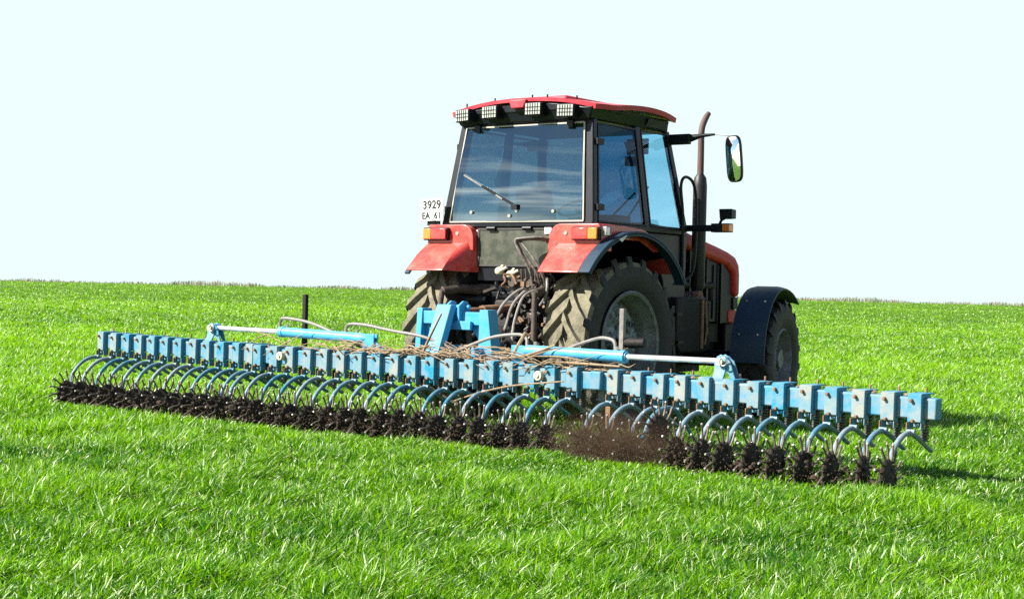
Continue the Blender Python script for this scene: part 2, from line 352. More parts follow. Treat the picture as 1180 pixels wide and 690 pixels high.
def blades(name, x, y, z, h, wd, lean, az, col, mt):
    n = len(x); face_az = rng.uniform(0, 2 * PI, n)
    sx = np.cos(face_az) * wd / 2; sy = np.sin(face_az) * wd / 2
    lx = np.cos(az) * lean * h; ly = np.sin(az) * lean * h
    V = np.zeros((n, 7, 3), np.float32)
    for i, (t, k) in enumerate(((0, 0.75), (0.4, 1.0), (0.78, 0.7))):
        ox = lx * t ** 1.7; oy = ly * t ** 1.7; hz = h * (t - 0.25 * np.minimum(lean, 1.2) * t * t)
        for s_, q in ((-1, 2 * i), (1, 2 * i + 1)):
            V[:, q, 0] = x + ox + s_ * sx * k; V[:, q, 1] = y + oy + s_ * sy * k; V[:, q, 2] = z + hz
    V[:, 6, 0] = x + lx; V[:, 6, 1] = y + ly; V[:, 6, 2] = z + h * (1 - 0.25 * np.minimum(lean, 1.2))
    off = (np.arange(n) * 7)[:, None]
    Q = np.concatenate([off + np.array([0, 1, 3, 2]), off + np.array([2, 3, 5, 4])], 1).reshape(-1, 4)
    T = off + np.array([4, 5, 6])
    me = bpy.data.meshes.new(name); me.vertices.add(n * 7); me.vertices.foreach_set('co', V.ravel())
    loops = np.concatenate([Q.ravel(), T.ravel()]).astype(np.int32)
    ls = np.concatenate([np.arange(len(Q)) * 4, len(Q) * 4 + np.arange(n) * 3]).astype(np.int32)
    me.loops.add(len(loops)); me.loops.foreach_set('vertex_index', loops)
    me.polygons.add(len(ls)); me.polygons.foreach_set('loop_start', ls)
    me.update(calc_edges=True); me.polygons.foreach_set('use_smooth', np.ones(len(ls), bool))
    ca = me.color_attributes.new('Col', 'FLOAT_COLOR', 'POINT')
    c4 = np.ones((n, 7, 4), np.float32); c4[:, :, :3] = col[:, None, :]
    ca.data.foreach_set('color', c4.ravel())
    me.materials.append(mt); o = bpy.data.objects.new(name, me); COL.objects.link(o); return o
def polar(n, r0, r1, expo, half=0.47):
    # density ~ r^-expo per square metre
    u = rng.random(n); e = 2 - expo
    r = r0 * (r1 / r0) ** u if abs(e) < 1e-6 else (r0 ** e + u * (r1 ** e - r0 ** e)) ** (1 / e)
    a = math.atan2(F_.y, F_.x) + rng.uniform(-half, half, n)
    return CAM.x + r * np.cos(a), CAM.y + r * np.sin(a), r
xs, ys, rs = [], [], []
for n, r0, r1, e in ((300000, 4.6, 12, 0.0), (620000, 12, 90, 1.9), (110000, 90, 232, 1.9)):
    x, y, r = polar(n, r0, r1, e); xs.append(x); ys.append(y); rs.append(r)
x = np.concatenate(xs); y = np.concatenate(ys); r = np.concatenate(rs)
NB = 5                                                             # blades to a plant
px, py = np.repeat(x[::NB], NB)[:len(x)], np.repeat(y[::NB], NB)[:len(x)]; r = np.repeat(r[::NB], NB)[:len(x)]
dxy = rng.normal(0, 1, (len(x), 2)) * (0.026 + 0.0009 * r)[:, None]
x, y = px + dxy[:, 0], py + dxy[:, 1]; out_az = np.arctan2(dxy[:, 1], dxy[:, 0])
# thinned where the wheels stand and the tines tear the soil
hw = 0.05 * (x + 4.6)
yl = np.where(x < -2.1, -2.2 - 0.036 * (x + 2.1), np.where(x > 1.9, -2.24 - 0.06 * (x - 1.9), -2.22))
band = (y - yl < 0.24) & (y - yl > -0.34) & (np.abs(x) < 4.9)
tyre_ = ((np.abs(np.abs(x) - 0.86) < 0.26) & (y > -0.35) & (y < 0.3)) | ((np.abs(np.abs(x) - 1.1) < 0.22) & (np.abs(y - 2.58) < 0.3))
keep = ~((band & (rng.random(len(x)) < 0.62)) | tyre_)
x, y, r, out_az = x[keep], y[keep], r[keep], out_az[keep]
pn = vnoise(x * 0.9, y * 0.9, 1) * 0.6 + vnoise(x * 2.7, y * 2.7, 2) * 0.4
big = vnoise(x * 0.12, y * 0.12, 5)
clump = np.clip(0.45 + 1.1 * vnoise(x * 1.5, y * 1.5, 21) * vnoise(x * 4.1, y * 4.1, 22) * 1.6, 0.45, 1.25)
h = clump * (0.034 + 0.080 * pn + 0.066 * rng.random(len(x)) ** 1.5) * (1 + np.minimum(r, 90) * 0.001)
wd = (0.0044 + 0.00034 * np.minimum(r, 130)) * rng.uniform(0.7, 1.45, len(x))
az = np.where(rng.random(len(x)) < 0.5, out_az, math.atan2(Rr.y, Rr.x) + rng.normal(0, 0.9, len(x)))
lean = np.abs(rng.normal(0.75, 0.40, len(x)))
front = (y - yl[keep] > -0.80) & (y - yl[keep] < 0.1) & (np.abs(x) < 4.95)
h = np.where(front, h * (0.45 + 0.40 * vnoise(x * 3.1, y * 3.1, 12) + 0.35 * np.clip((yl[keep] - 0.25 - y) / 0.55, 0, 1)), h)      # crop torn short where the wheels run
mixv = np.clip(0.5 + 0.7 * (pn - 0.5) + 0.5 * (big - 0.5) + rng.normal(0, 0.30, len(x)), 0, 1)[:, None]
ca, cb = np.array([0.024, 0.115, 0.005]), np.array([0.245, 0.475, 0.005])
col = ca * (1 - mixv) + cb * mixv
pale = rng.random(len(x)) < 0.085
col[pale] = np.array([0.52, 0.62, 0.33])  # sun glints on the crop, painted in as near-white blade colour
yel = rng.random(len(x)) < 0.015
col[yel] = np.array([0.36, 0.38, 0.13])
gr = blades('grass', x, y, terrain(x, y) - 0.01, h, wd, lean, az, col.astype(np.float32), blade_mat('green_cereal_blade'))
tag(gr, 'bright green young cereal crop covering the whole field', 'grass', kind='stuff')

# dry weeds along the far edge of the field
n = 15000
x, y, r = polar(n, 205, 236, 0.5, 0.5)
aa = np.arctan2(y - CAM.y, x - CAM.x)
den = vnoise(aa * 55, aa * 0 + 1, 8) * 0.6 + vnoise(aa * 190, aa * 0 + 2, 9) * 0.4
keep = rng.random(n) < 0.25 + 0.9 * den
x, y, r, den = x[keep], y[keep], r[keep], den[keep]
hh = rng.uniform(0.2, 0.8, len(x)) * (0.25 + 1.05 * den)
cc = rng.random((len(x), 1)); col = np.array([0.16, 0.12, 0.08]) * (1 - cc) + np.array([0.36, 0.30, 0.22]) * cc
gsel = rng.random(len(x)) < 0.3; col[gsel] = np.array([0.08, 0.16, 0.02])
wb_ = blades('dry_weeds', x, y, terrain(x, y) - 0.02, hh, rng.uniform(0.03, 0.10, len(x)), np.abs(rng.normal(0.25, 0.2, len(x))), rng.uniform(0, 6.28, len(x)), col.astype(np.float32), blade_mat('dry_weed_blade', 0.8, 0.25))
tag(wb_, 'thin line of dry brown weeds along the far edge of the field', 'weeds', kind='stuff')

# ------------------------------------------------------------------ tractor
T = thing('tractor', 'red and black farm tractor seen from behind, pulling the blue harrow', 'tractor')
def tyre_mesh(Rt, rim, wd, lh, n, lw, sweep):
    b = MB(); Rc = Rt - lh; h = wd / 2
    prof = [(-h * 0.78, rim), (-h * 0.97, rim + 0.28 * (Rc - rim)), (-h * 1.0, rim + 0.55 * (Rc - rim)), (-h * 0.97, rim + 0.82 * (Rc - rim)), (-h * 0.88, Rc - 0.012),
            (-h * 0.5, Rc - 0.002), (0, Rc), (h * 0.5, Rc - 0.002), (h * 0.88, Rc - 0.012), (h * 0.97, rim + 0.82 * (Rc - rim)), (h * 1.0, rim + 0.55 * (Rc - rim)), (h * 0.97, rim + 0.28 * (Rc - rim)), (h * 0.78, rim)]
    b.lathe(prof, 72, mats=[1, 1, 1, 0, 0, 0, 0, 0, 0, 1, 1, 1])
    rnd = random.Random(3)
    for s_ in (-1, 1):
        for k in range(n):
            t0 = 2 * PI * (k + (0 if s_ > 0 else 0.5)) / n
            st = []
            for t, top in ((0.0, Rt), (0.3, Rt), (0.65, Rt - 0.002), (0.93, Rt - 0.010), (1.03, Rt - 0.055), (1.04, Rt - 0.12)):
                xx = s_ * (-0.012 + t * (h * 0.955 + 0.012)); th = t0 - sweep * min(t, 1.0) ** 0.85
                w0 = lw * (1.15 if t < 0.1 else 1.0) * (1 + rnd.uniform(-0.06, 0.06)); st.append((xx, th, top, w0))
            base = len(b.v)
            for i, (xx, th, top, w0) in enumerate(st):
                lowr = (Rc - 0.02) if i < 4 else (top - 0.05)
                for rr, ww in ((lowr, w0 * 0.72), (top, w0 * 0.5)):
                    for sg in (-1, 1):
                        a = th + sg * ww / Rt; b.v.append((xx, rr * math.sin(a), rr * math.cos(a)))
            for i in range(len(st) - 1):
                o0 = base + i * 4; o1 = o0 + 4
                b.mat(0 if i < 3 else 1)
                b.face([o0 + 2, o0 + 3, o1 + 3, o1 + 2])
                b.mat(0 if i < 3 else 1).face([o0, o0 + 2, o1 + 2, o1]); b.face([o0 + 3, o0 + 1, o1 + 1, o1 + 3])
            b.mat(0).face([base, base + 1, base + 3, base + 2]); q = base + (len(st) - 1) * 4; b.mat(1).face([q, q + 2, q + 3, q + 1])
    return b
RRAD = 0.836
rear_tyre = tyre_mesh(RRAD, 0.50, 0.515, 0.048, 20, 0.075, 0.40)
def rear_rim(s):
    b = MB()
    b.lathe([(s * 0.235, 0.505), (s * 0.25, 0.485), (s * 0.235, 0.462), (s * 0.16, 0.452), (s * 0.13, 0.425), (s * 0.02, 0.41), (s * 0.0, 0.375)], 64)
    b.lathe([(-s * 0.2, 0.50), (-s * 0.1, 0.43), (s * 0.0, 0.40)], 48)
    return b
def rear_dish(s):
    b = MB()
    b.lathe([(0, 0.374), (s * 0.035, 0.33), (s * 0.045, 0.23), (s * 0.015, 0.17), (s * 0.02, 0.11), (s * 0.05, 0.10), (s * 0.05, 0.0)], 48)
    for k in range(8):
        a = 2 * PI * k / 8; b.tube([(s * 0.01, 0.14 * math.sin(a), 0.14 * math.cos(a)), (s * 0.045, 0.14 * math.sin(a), 0.14 * math.cos(a))], 0.014, 6)
    for k in range(6):
        a = 2 * PI * k / 6 + 0.3; b.box(s * 0.03 - 0.02, s * 0.03 + 0.02, 0.31 * math.sin(a) - 0.03, 0.31 * math.sin(a) + 0.03, 0.31 * math.cos(a) - 0.03, 0.31 * math.cos(a) + 0.03)
    return b
for s in (1, -1):
    c = (s * 0.858, 0, RRAD)
    rim = rear_rim(s).build('rear_wheel', 'rim', T); rim.location = c; WL[rim] = Vector(c)
    ty = rear_tyre.build('tyre', ['tread', 'tyre'], rim); ty.location = (0, 0, 0)
    d = rear_dish(s).build('wheel_disc', 'dish', rim); d.location = (s * 0.04, 0, 0)
    a = MB().tube([(s * -0.2, 0, 0), (s * 0.30, 0, 0)], 0.045, 14).tube([(s * 0.30, 0, 0), (s * 0.32, 0, 0)], 0.035, 14).build('axle_shaft', 'engine', rim); a.location = (0, 0, 0)
FR = 0.65
front_tyre = tyre_mesh(FR, 0.33, 0.41, 0.042, 18, 0.06, 0.36)
STEER = 0.20
for s in (1, -1):
    c = Vector((s * 1.15 + 0.0, 2.66, FR - 0.005))
    b = MB(); b.lathe([(s * 0.17, 0.335), (s * 0.185, 0.315), (s * 0.17, 0.30), (s * 0.10, 0.29), (s * 0.06, 0.27), (s * 0.05, 0.2), (s * 0.08, 0.15), (s * 0.09, 0.11), (s * 0.15, 0.10), (s * 0.15, 0.0)], 48)
    b.lathe([(-s * 0.16, 0.335), (-s * 0.1, 0.29), (s * 0.06, 0.27)], 40)
    for k in range(8):
        a = 2 * PI * k / 8; b.tube([(s * 0.06, 0.175 * math.sin(a), 0.175 * math.cos(a)), (s * 0.10, 0.175 * math.sin(a), 0.175 * math.cos(a))], 0.015, 6)
    rim = b.build('front_wheel', 'rim', T); rim.location = c; WL[rim] = c
    rim.rotation_euler = (0, 0, STEER)
    ty = front_tyre.build('tyre', ['tyre', 'tyre'], rim); ty.location = (0, 0, 0)
    # front mudguard turns with its wheel
    b = MB(); st = []
    for i in range(15):
        t = i / 14; th = lerp(R(182), R(47), t); rr = 0.755 + 0.035 * math.sin(t * PI) + (0.085 * ((t - 0.72) / 0.28) ** 1.6 if t > 0.72 else 0)
        st.append((rr * math.cos(th), rr * math.sin(th)))
    nx = 6; top = []; bot = []
    for (yy, zz) in st:
        top.append([(lerp(-0.185, 0.185, j / (nx - 1)), yy, zz - (0.02 if j in (0, nx - 1) else 0)) for j in range(nx)])
        k = 1 - 0.014 / math.hypot(yy, zz); bot.append([(lerp(-0.185, 0.185, j / (nx - 1)), yy * k, zz * k - (0.02 if j in (0, nx - 1) else 0)) for j in range(nx)])
    b.grid(top, 15, nx).grid(bot, 15, nx)
    for A in ([q[0] for q in top], [q[-1] for q in top]):
        pass
    n1_ = 15 * nx
    for j in (0, nx - 1):
        for i in range(14): b.face([i * nx + j, (i + 1) * nx + j, n1_ + (i + 1) * nx + j, n1_ + i * nx + j])
    for i in (0, 14):
        for j in range(nx - 1): b.face([i * nx + j, i * nx + j + 1, n1_ + i * nx + j + 1, n1_ + i * nx + j])
    mg = b.build('front_mudguard', 'rubber', T); mg.location = c; mg.rotation_euler = (0, 0, STEER); WL[mg] = c
    b = MB()
    for xx in (-0.1, 0.1):
        for th in (R(160), R(128)): b.blob((xx, 0.785 * math.cos(th), 0.785 * math.sin(th)), 0.014, 1, 0.1)
    bo = b.build('mudguard_bolt', 'steel', mg); bo.location = (0, 0, 0)
    b = MB().tube([(s * -0.3, 0, 0.1), (s * -0.26, 0.0, 0.62), (s * 0.1, 0, 0.735)], 0.022, 6).build('mudguard_stay', 'black', mg); b.location = (0, 0, 0)

# chassis, axles, engine
b = MB(); b.box(-0.24, 0.24, -0.42, 0.9, 0.58, 1.22).box(-0.21, 0.21, 0.9, 2.0, 0.62, 1.15).box(-0.30, 0.30, -0.30, 0.35, 1.22, 1.42)
b.tube([(-0.62, 0, RRAD), (-0.3, 0, RRAD)], [0.13, 0.2], 16).tube([(0.62, 0, RRAD), (0.3, 0, RRAD)], [0.13, 0.2], 16)
b.build('transmission_housing', 'grime', T, bevel=0.02)
b = MB(); b.box(-0.28, 0.28, 1.95, 3.1, 0.78, 1.70).box(-0.22, 0.22, 1.9, 3.3, 0.55, 0.80)
for k in range(4): b.tube([(0.28, 2.1 + 0.22 * k, 1.45), (0.36, 2.1 + 0.22 * k, 1.45), (0.36, 2.1 + 0.22 * k, 1.25)], 0.03, 8)
b.tube([(0.36, 2.1, 1.42), (0.36, 2.8, 1.42)], 0.045, 10)
b.tube([(0.30, 1.55, 1.0), (0.30, 1.55, 1.35)], 0.06, 14).tube([(0.34, 2.95, 1.0), (0.34, 2.95, 1.6)], 0.03, 8)
b.build('engine', 'engine', T, bevel=0.012)
b = MB(); b.tube([(-0.95, 2.60, 0.62), (0.95, 2.60, 0.62)], 0.09, 12).box(-0.16, 0.16, 2.3, 2.9, 0.45, 0.75)
b.tube([(0.3, 2.4, 0.66), (0.9, 2.45, 0.64)], 0.03, 8).tube([(-0.3, 2.4, 0.66), (-0.9, 2.45, 0.64)], 0.03, 8)
b.build('front_axle', 'engine', T)
b = MB(); b.tube([(0.42, 2.03, 1.30), (0.60, 2.03, 1.30)], 0.055, 16); b.mat(1).tube([(0.60, 2.03, 1.30), (0.66, 2.03, 1.30)], 0.062, 16).tube([(0.66, 2.03, 1.30), (0.70, 2.03, 1.22), (0.70, 2.03, 1.12)], 0.03, 8)
b.build('air_intake', ['steel', 'rust'], T)

# hood
b = MB(); outl = [(1.30, 2.07), (2.05, 2.025), (2.54, 1.925), (2.86, 1.865), (3.10, 1.815), (3.26, 1.765), (3.345, 1.68), (3.37, 1.56), (3.37, 1.30), (3.22, 1.30), (3.20, 1.56), (3.08, 1.64), (2.84, 1.69), (2.5, 1.745), (2.05, 1.83), (1.30, 1.87)]
b.prism(outl, -0.41, 0.41)
hd = b.build('hood', 'hoodred', T, bevel=0.055); hd.modifiers['edge'].segments = 4
b = MB(); b.box(-0.413, 0.413, 2.695, 2.705, 1.76, 1.90)
b = MB(); b.box(-0.37, 0.37, 2.90, 3.32, 1.0, 1.66).box(-0.39, 0.39, 3.24, 3.355, 1.16, 1.298)
b.build('radiator_grille', 'black', T, bevel=0.01)
b = MB()
b.box(0.345, 0.358, 2.28, 3.06, 1.02, 1.70)
for k in range(4): b.bar((0.366, 2.40 + 0.14 * k, 1.05), (0.366, 2.40 + 0.14 * k, 1.66), 0.012, 0.02)
b.box(0.36, 0.39, 2.95, 3.0, 1.0, 1.72).box(0.36, 0.39, 2.62, 2.66, 1.0, 1.72).box(0.36, 0.39, 2.25, 2.29, 1.0, 1.80)
b.build('side_grille', 'black', T)
b = MB(); b.box(-0.34, 0.34, 3.15, 3.45, 0.62, 1.0); b.mat(1).box(-0.38, 0.38, 3.14, 3.36, 1.0, 1.155)
b.build('front_weight', ['engine', 'hoodred'], T, bevel=0.02)

# fuel tank and steps on the right, battery box on the left
b = MB(); b.prism([(1.02, 0.80), (1.10, 0.72), (1.62, 0.72), (1.68, 0.80), (1.68, 1.24), (1.62, 1.29), (1.02, 1.29)], 0.45, 0.98)
ft = b.build('fuel_tank', 'engine', T, bevel=0.02)
b = MB().box(0.982, 1.0, 1.50, 1.53, 0.76, 1.27).tube([(1.0, 1.56, 0.8), (1.0, 1.6, 0.95), (1.0, 1.56, 1.25)], 0.012, 6).build('tank_strap', 'rust', ft)
b = MB().prism([(0.9, 0.80), (1.62, 0.72), (1.68, 0.80), (1.68, 1.24), (0.9, 1.29)], -0.98, -0.45).build('battery_box', 'engine', T, bevel=0.02)
b = MB()
for zz, yy in ((0.5, 0.98), (0.82, 0.93), (1.1, 0.9)): b.box(0.92, 1.06, yy, yy + 0.26 * 0.4, zz, zz + 0.03)
b.bar((1.0, 0.95, 0.48), (0.98, 0.92, 1.2), 0.03, 0.05)
b.build('cab_steps', 'black', T)

# cab ------------------------------------------------------------------------------------------
def cx(z, s=1): return s * (0.925 - 0.122 * (z - 1.97))           # side wall of the cab, tapering upward
def yr(z): return -0.435 + 0.13 * (z - 1.97)                       # rear wall, leaning forward
def ya(z): return 1.29 - 0.21 * (z - 1.97)                         # windscreen pillar
b = MB(); ZB, ZT = 1.955, 2.97
def post(ya0, ya1, yb0, yb1, wx, s, z0=ZB, z1=ZT):
    x0, x1 = cx(z0, s), cx(z1, s)
    xs0 = sorted((x0, x0 - s * wx)); xs1 = sorted((x1, x1 - s * wx))
    b.hexa([(xs0[0], ya0, z0), (xs0[1], ya0, z0), (xs0[1], ya1, z0), (xs0[0], ya1, z0), (xs1[0], yb0, z1), (xs1[1], yb0, z1), (xs1[1], yb1, z1), (xs1[0], yb1, z1)])
for s in (1, -1):
    post(yr(ZB), yr(ZB) + 0.075, yr(ZT), yr(ZT) + 0.075, 0.115, s)
    post(0.475, 0.565, 0.43, 0.52, 0.05, s)
    post(ya(ZB) - 0.07, ya(ZB), ya(ZT) - 0.07, ya(ZT), 0.06, s)
    x0 = cx(1.97, s)
    b.box(min(x0, x0 - s * 0.06), max(x0, x0 - s * 0.06), yr(1.93) + 0.078, 1.22, 1.92, 1.98)
b.box(-0.92, 0.92, yr(1.93), yr(1.93) + 0.06, 1.93, 1.985)
b.box(-0.90, 0.90, 1.24, 1.30, 1.75, 1.98)
b.box(-0.78, 0.78, yr(2.95), yr(2.95) + 0.06, 2.925, 2.965)
cf = b.build('cab_frame', 'cabblack', T, bevel=0.012)
# lower body of the cab
b = MB(); b.box(-0.462, 0.462, -0.425, -0.38, 1.40, 1.93); b.box(-0.62, 0.62, -0.38, 1.25, 1.30, 1.38)
b.box(-0.60, 0.60, -0.38, 1.2, 1.05, 1.30)
for s in (1, -1):
    x = cx(1.95, s) - s * 0.02
    b.prism([(0.60, 1.84), (0.85, 1.45), (0.90, 1.10), (1.28, 1.10), (1.30, 1.92), (0.55, 1.92)], min(x, x - s * 0.05), max(x, x - s * 0.05))
b.build('cab_lower_body', 'cabblack', T, bevel=0.01)
# floor-level wall behind the engine
b = MB().box(-0.60, 0.60, 1.22, 1.30, 1.1, 1.95).build('firewall', 'black', T)
# rear window
zb, zt = 1.99, 2.925
def rw(x, z, d=0.0): return (x, yr(z) - d, z)
b = MB(); nw = 13
for d_ in (0.004, -0.003):
    b.grid([[rw(lerp(-0.805, -0.71, j / (nw - 1)) * (1 - 2 * i / (nw - 1)), lerp(zb, zt, j / (nw - 1)), d_ + 0.030 * (1 - (2 * j / (nw - 1) - 1) ** 2) + 0.018 * (1 - (2 * i / (nw - 1) - 1) ** 2)) for j in range(nw)] for i in range(nw)], nw, nw)
n0 = nw * nw
for i in range(nw - 1):
    for j in (0, nw - 1): b.face([i * nw + j, (i + 1) * nw + j, n0 + (i + 1) * nw + j, n0 + i * nw + j]); b.face([j * nw + i, j * nw + i + 1, n0 + j * nw + i + 1, n0 + j * nw + i])
rwin = b.build('rear_window', 'g_rear', T)
b = MB()
cs = [rw(-0.815, zb - 0.004, 0.012), rw(0.815, zb - 0.004, 0.012), rw(0.718, zt + 0.006, 0.012), rw(-0.718, zt + 0.006, 0.012)]
for i in range(4): b.bar(cs[i], cs[(i + 1) % 4], 0.012, 0.014)
b.build('window_seal', 'trim', rwin)
b = MB(); wp = [rw(-0.66, 2.455, 0.052), rw(-0.40, 2.335, 0.075), rw(-0.13, 2.205, 0.072), rw(0.02, 2.135, 0.052)]
b.bar(wp[0], wp[2], 0.012, 0.016); b.mat(1).bar(wp[1], wp[3], 0.02, 0.02).box(-0.02, 0.05, yr(2.12) - 0.065, yr(2.12) - 0.025, 2.10, 2.15)
b.build('window_wiper', ['hose', 'black'], rwin)
b = MB()
for x, z in ((-0.53, 2.08), (-0.05, 2.04), (0.03, 2.09), (0.47, 2.08)): b.tube([rw(x, z, 0.018), rw(x, z, 0.044)], 0.018, 10)
b.build('window_button', 'steel', rwin)
b = MB()
for x in (-0.56, 0.57): b.box(x - 0.035, x + 0.035, yr(2.93) - 0.05, yr(2.93) - 0.01, 2.885, 2.95)
b.build('window_hinge', 'black', rwin)
# side glass
for s in (1, -1):
    def sp(y, z): return (cx(z, s) - s * 0.012, y, z)
    z0, z1 = 1.985, 2.93
    pr = [sp(yr(z0) + 0.085, z0), sp(0.475, z0), sp(0.43, z1), sp(yr(z1) + 0.085, z1)]
    b = MB().pane(pr, 0.006).build('side_window', 'g_side' if s > 0 else 'g_clear', T)
    e = MB()
    q = [Vector(k) + Vector((s * 0.010, 0, 0)) for k in pr]
    for i in range(4): e.bar(q[i], q[(i + 1) % 4], 0.012, 0.016)
    e.build('window_seal', 'black', b)
    pd = [sp(0.572, z0), sp(ya(z0) - 0.075, z0), sp(ya(z1) - 0.075, z1), sp(0.528, z1)]
    b = MB().pane(pd, 0.006).build('door_window', 'g_door' if s > 0 else 'g_clear', T)
    e = MB(); q = [Vector(k) + Vector((s * 0.010, 0, 0)) for k in pd]
    for i in range(4): e.bar(q[i], q[(i + 1) % 4], 0.012, 0.016)
    e.build('window_seal', 'black', b)
    for z in (2.12, 2.75):
        e = MB(); e.box(*sorted((cx(z, s) + s * 0.002, cx(z, s) + s * 0.03)), yr(z) + 0.03, yr(z) + 0.14, z - 0.03, z + 0.03)
        e.build('door_hinge', 'black', T)
b = MB().pane([(-0.86, 1.27, 1.985), (0.86, 1.27, 1.985), (0.745, 1.07, 2.93), (-0.745, 1.07, 2.93)], 0.006).build('windscreen', 'g_clear', T)
b = MB(); b.tube([(-0.1, 1.235, 2.02), (0.35, 1.16, 2.36)], 0.010, 6).tube([(0.15, 1.235, 2.02), (0.52, 1.15, 2.42)], 0.010, 6)
b.build('windscreen_wiper', 'black', T)
# roof
def ztop(u, v): return 3.186 + 0.022 * (1 - v * v) - 0.092 * abs(u) ** 2.3 + 0.004 * max(0, v) ** 2 + 0.042 * abs(u) ** 4 * max(0, 1 - ((v - 0.3) / 0.85) ** 2)
nu, nv = 25, 17; top = []; bot = []
for i in range(nu):
    u = lerp(-1, 1, i / (nu - 1)); rt_, rb_ = [], []
    for j in range(nv):
        v = lerp(-1, 1, j / (nv - 1))
        hw = 0.895 - 0.05 * max(0, v) ** 2 - 0.02 * max(0, -v) ** 4
        y = lerp(-0.42, 1.24, (v + 1) / 2) + (0.05 * u * u if v < 0 else -0.10 * u * u) * abs(v) ** 2
        z = ztop(u, v); rt_.append((u * hw, y, z)); rb_.append((u * hw * 0.99, y * 0.995 + 0.002, z - 0.034 - 0.014 * abs(u) ** 6))
    top.append(rt_); bot.append(rb_)
b = MB().grid(top, nu, nv).grid(bot, nu, nv); n0 = nu * nv
for i in range(nu - 1):
    for j in (0, nv - 1): b.face([i * nv + j, (i + 1) * nv + j, n0 + (i + 1) * nv + j, n0 + i * nv + j])
for j in range(nv - 1):
    for i in (0, nu - 1): b.face([i * nv + j, i * nv + j + 1, n0 + i * nv + j + 1, n0 + i * nv + j])
rf = b.build('roof', 'roofred', T)
b = MB().prism([(-0.115, 3.172), (0.105, 3.172), (0.07, 3.085), (-0.08, 3.085)], -0.440, -0.40, 'y').build('roof_tongue', 'roofred', rf, bevel=0.012)
b = MB(); b.hexa([(-0.40, -0.22, 3.17), (0.40, -0.22, 3.17), (0.40, 0.62, 3.17), (-0.40, 0.62, 3.17), (-0.38, -0.15, 3.228), (0.38, -0.15, 3.228), (0.38, 0.58, 3.232), (-0.38, 0.58, 3.232)])
b.build('roof_hatch', 'roofred', rf, bevel=0.015)
b = MB()
for x, y in ((-0.72, -0.33), (-0.34, -0.36), (0.12, -0.36), (0.3, -0.36), (0.62, -0.32), (0.7, 0.5)): b.tube([(x, y, ztop(x / 0.895, 0) - 0.04), (x, y, ztop(x / 0.895, 0) + 0.012)], 0.008, 6)
b.build('roof_bolt', 'black', rf)
b = MB(); b.hexa([(-0.79, yr(2.95) - 0.04, 2.955), (0.79, yr(2.95) - 0.04, 2.955), (0.755, 1.12, 2.955), (-0.755, 1.12, 2.955), (-0.85, -0.385, 3.075), (0.85, -0.385, 3.075), (0.79, 1.09, 3.088), (-0.79, 1.09, 3.088)])
b.prism([(-0.84, 3.05), (0.84, 3.05), (0.6, 3.105), (0.3, 3.14), (0, 3.15), (-0.3, 3.14), (-0.6, 3.105)], -0.388, 0.2, 'y')
b.build('roof_underside', 'cabblack', T, bevel=0.015)
b = MB().hexa([(0.770, 0.66, 2.985), (0.780, 0.66, 2.985), (0.772, 1.05, 2.985), (0.762, 1.05, 2.985), (0.818, 0.66, 3.06), (0.828, 0.66, 3.06), (0.812, 1.05, 3.06), (0.802, 1.05, 3.06)])
b.build('roof_side_vent', 'grey', T)
for x, z, rz in ((-0.665, 3.045, 0.22), (-0.325, 3.062, 0.10), (0.205, 3.068, 0.0), (0.585, 3.035, -0.06)):
    wdt = 0.195; hh = 0.125
    l = MB().box(-wdt / 2, wdt / 2, -0.06, 0.05, -hh / 2, hh / 2).build('work_light', 'black', T, bevel=0.008)
    l.location = (x, -0.405, z); l.rotation_euler = (0.0, 0.04 * x, -rz * 0.6)
    WL[l] = Vector((0, 0, 0))
    e = MB().box(-wdt / 2 + 0.010, wdt / 2 - 0.010, -0.066, -0.058, -hh / 2 + 0.010, hh / 2 - 0.010)
    le = e.build('lamp_lens', 'lens', l); le.location = (0, 0, 0)
    e = MB()
    for k in range(1, 6): xx = lerp(-wdt / 2 + 0.01, wdt / 2 - 0.01, k / 6); e.box(xx - 0.0035, xx + 0.0035, -0.070, -0.0665, -hh / 2 + 0.012, hh / 2 - 0.012)
    for k in range(1, 3): zz = lerp(-hh / 2 + 0.01, hh / 2 - 0.01, k / 3); e.box(-wdt / 2 + 0.012, wdt / 2 - 0.012, -0.0735, -0.0705, zz - 0.002, zz + 0.002)
    le = e.build('lamp_guard', 'black', l); le.location = (0, 0, 0)
# interior
b = MB().box(-0.26, 0.26, -0.02, 0.48, 1.62, 1.78).build('seat', 'seat', T, bevel=0.04)
b = MB().hexa([(-0.25, -0.10, 1.76), (0.25, -0.10, 1.76), (0.25, 0.03, 1.76), (-0.25, 0.03, 1.76), (-0.2, -0.2, 2.32), (0.2, -0.2, 2.32), (0.2, -0.1, 2.32), (-0.2, -0.1, 2.32)])
b.build('seat_backrest', 'seat', T, bevel=0.04)
b = MB().box(-0.2, 0.2, 0.05, 0.4, 1.38, 1.62).box(0.36, 0.60, -0.2, 0.6, 1.38, 2.02).build('control_console', 'grey', T, bevel=0.02)
b = MB().hexa([(-0.35, 0.98, 1.4), (0.35, 0.98, 1.4), (0.35, 1.2, 1.4), (-0.35, 1.2, 1.4), (-0.3, 0.86, 2.12), (0.3, 0.86, 2.12), (0.3, 1.18, 2.12), (-0.3, 1.18, 2.12)]).build('dashboard', 'grey', T, bevel=0.02)
b = MB(); pts = [(0.2 * math.cos(a), 0.62 + 0.17 * math.sin(a), 2.18 + 0.09 * math.sin(a)) for a in np.linspace(0, 2 * PI, 25)]
b.tube(pts, 0.014, 8).tube([(0, 0.62, 2.18), (0, 0.9, 1.9)], 0.03, 8).tube([(-0.2, 0.62, 2.18), (0.2, 0.62, 2.18)], 0.012, 6).build('steering_wheel', 'black', T)
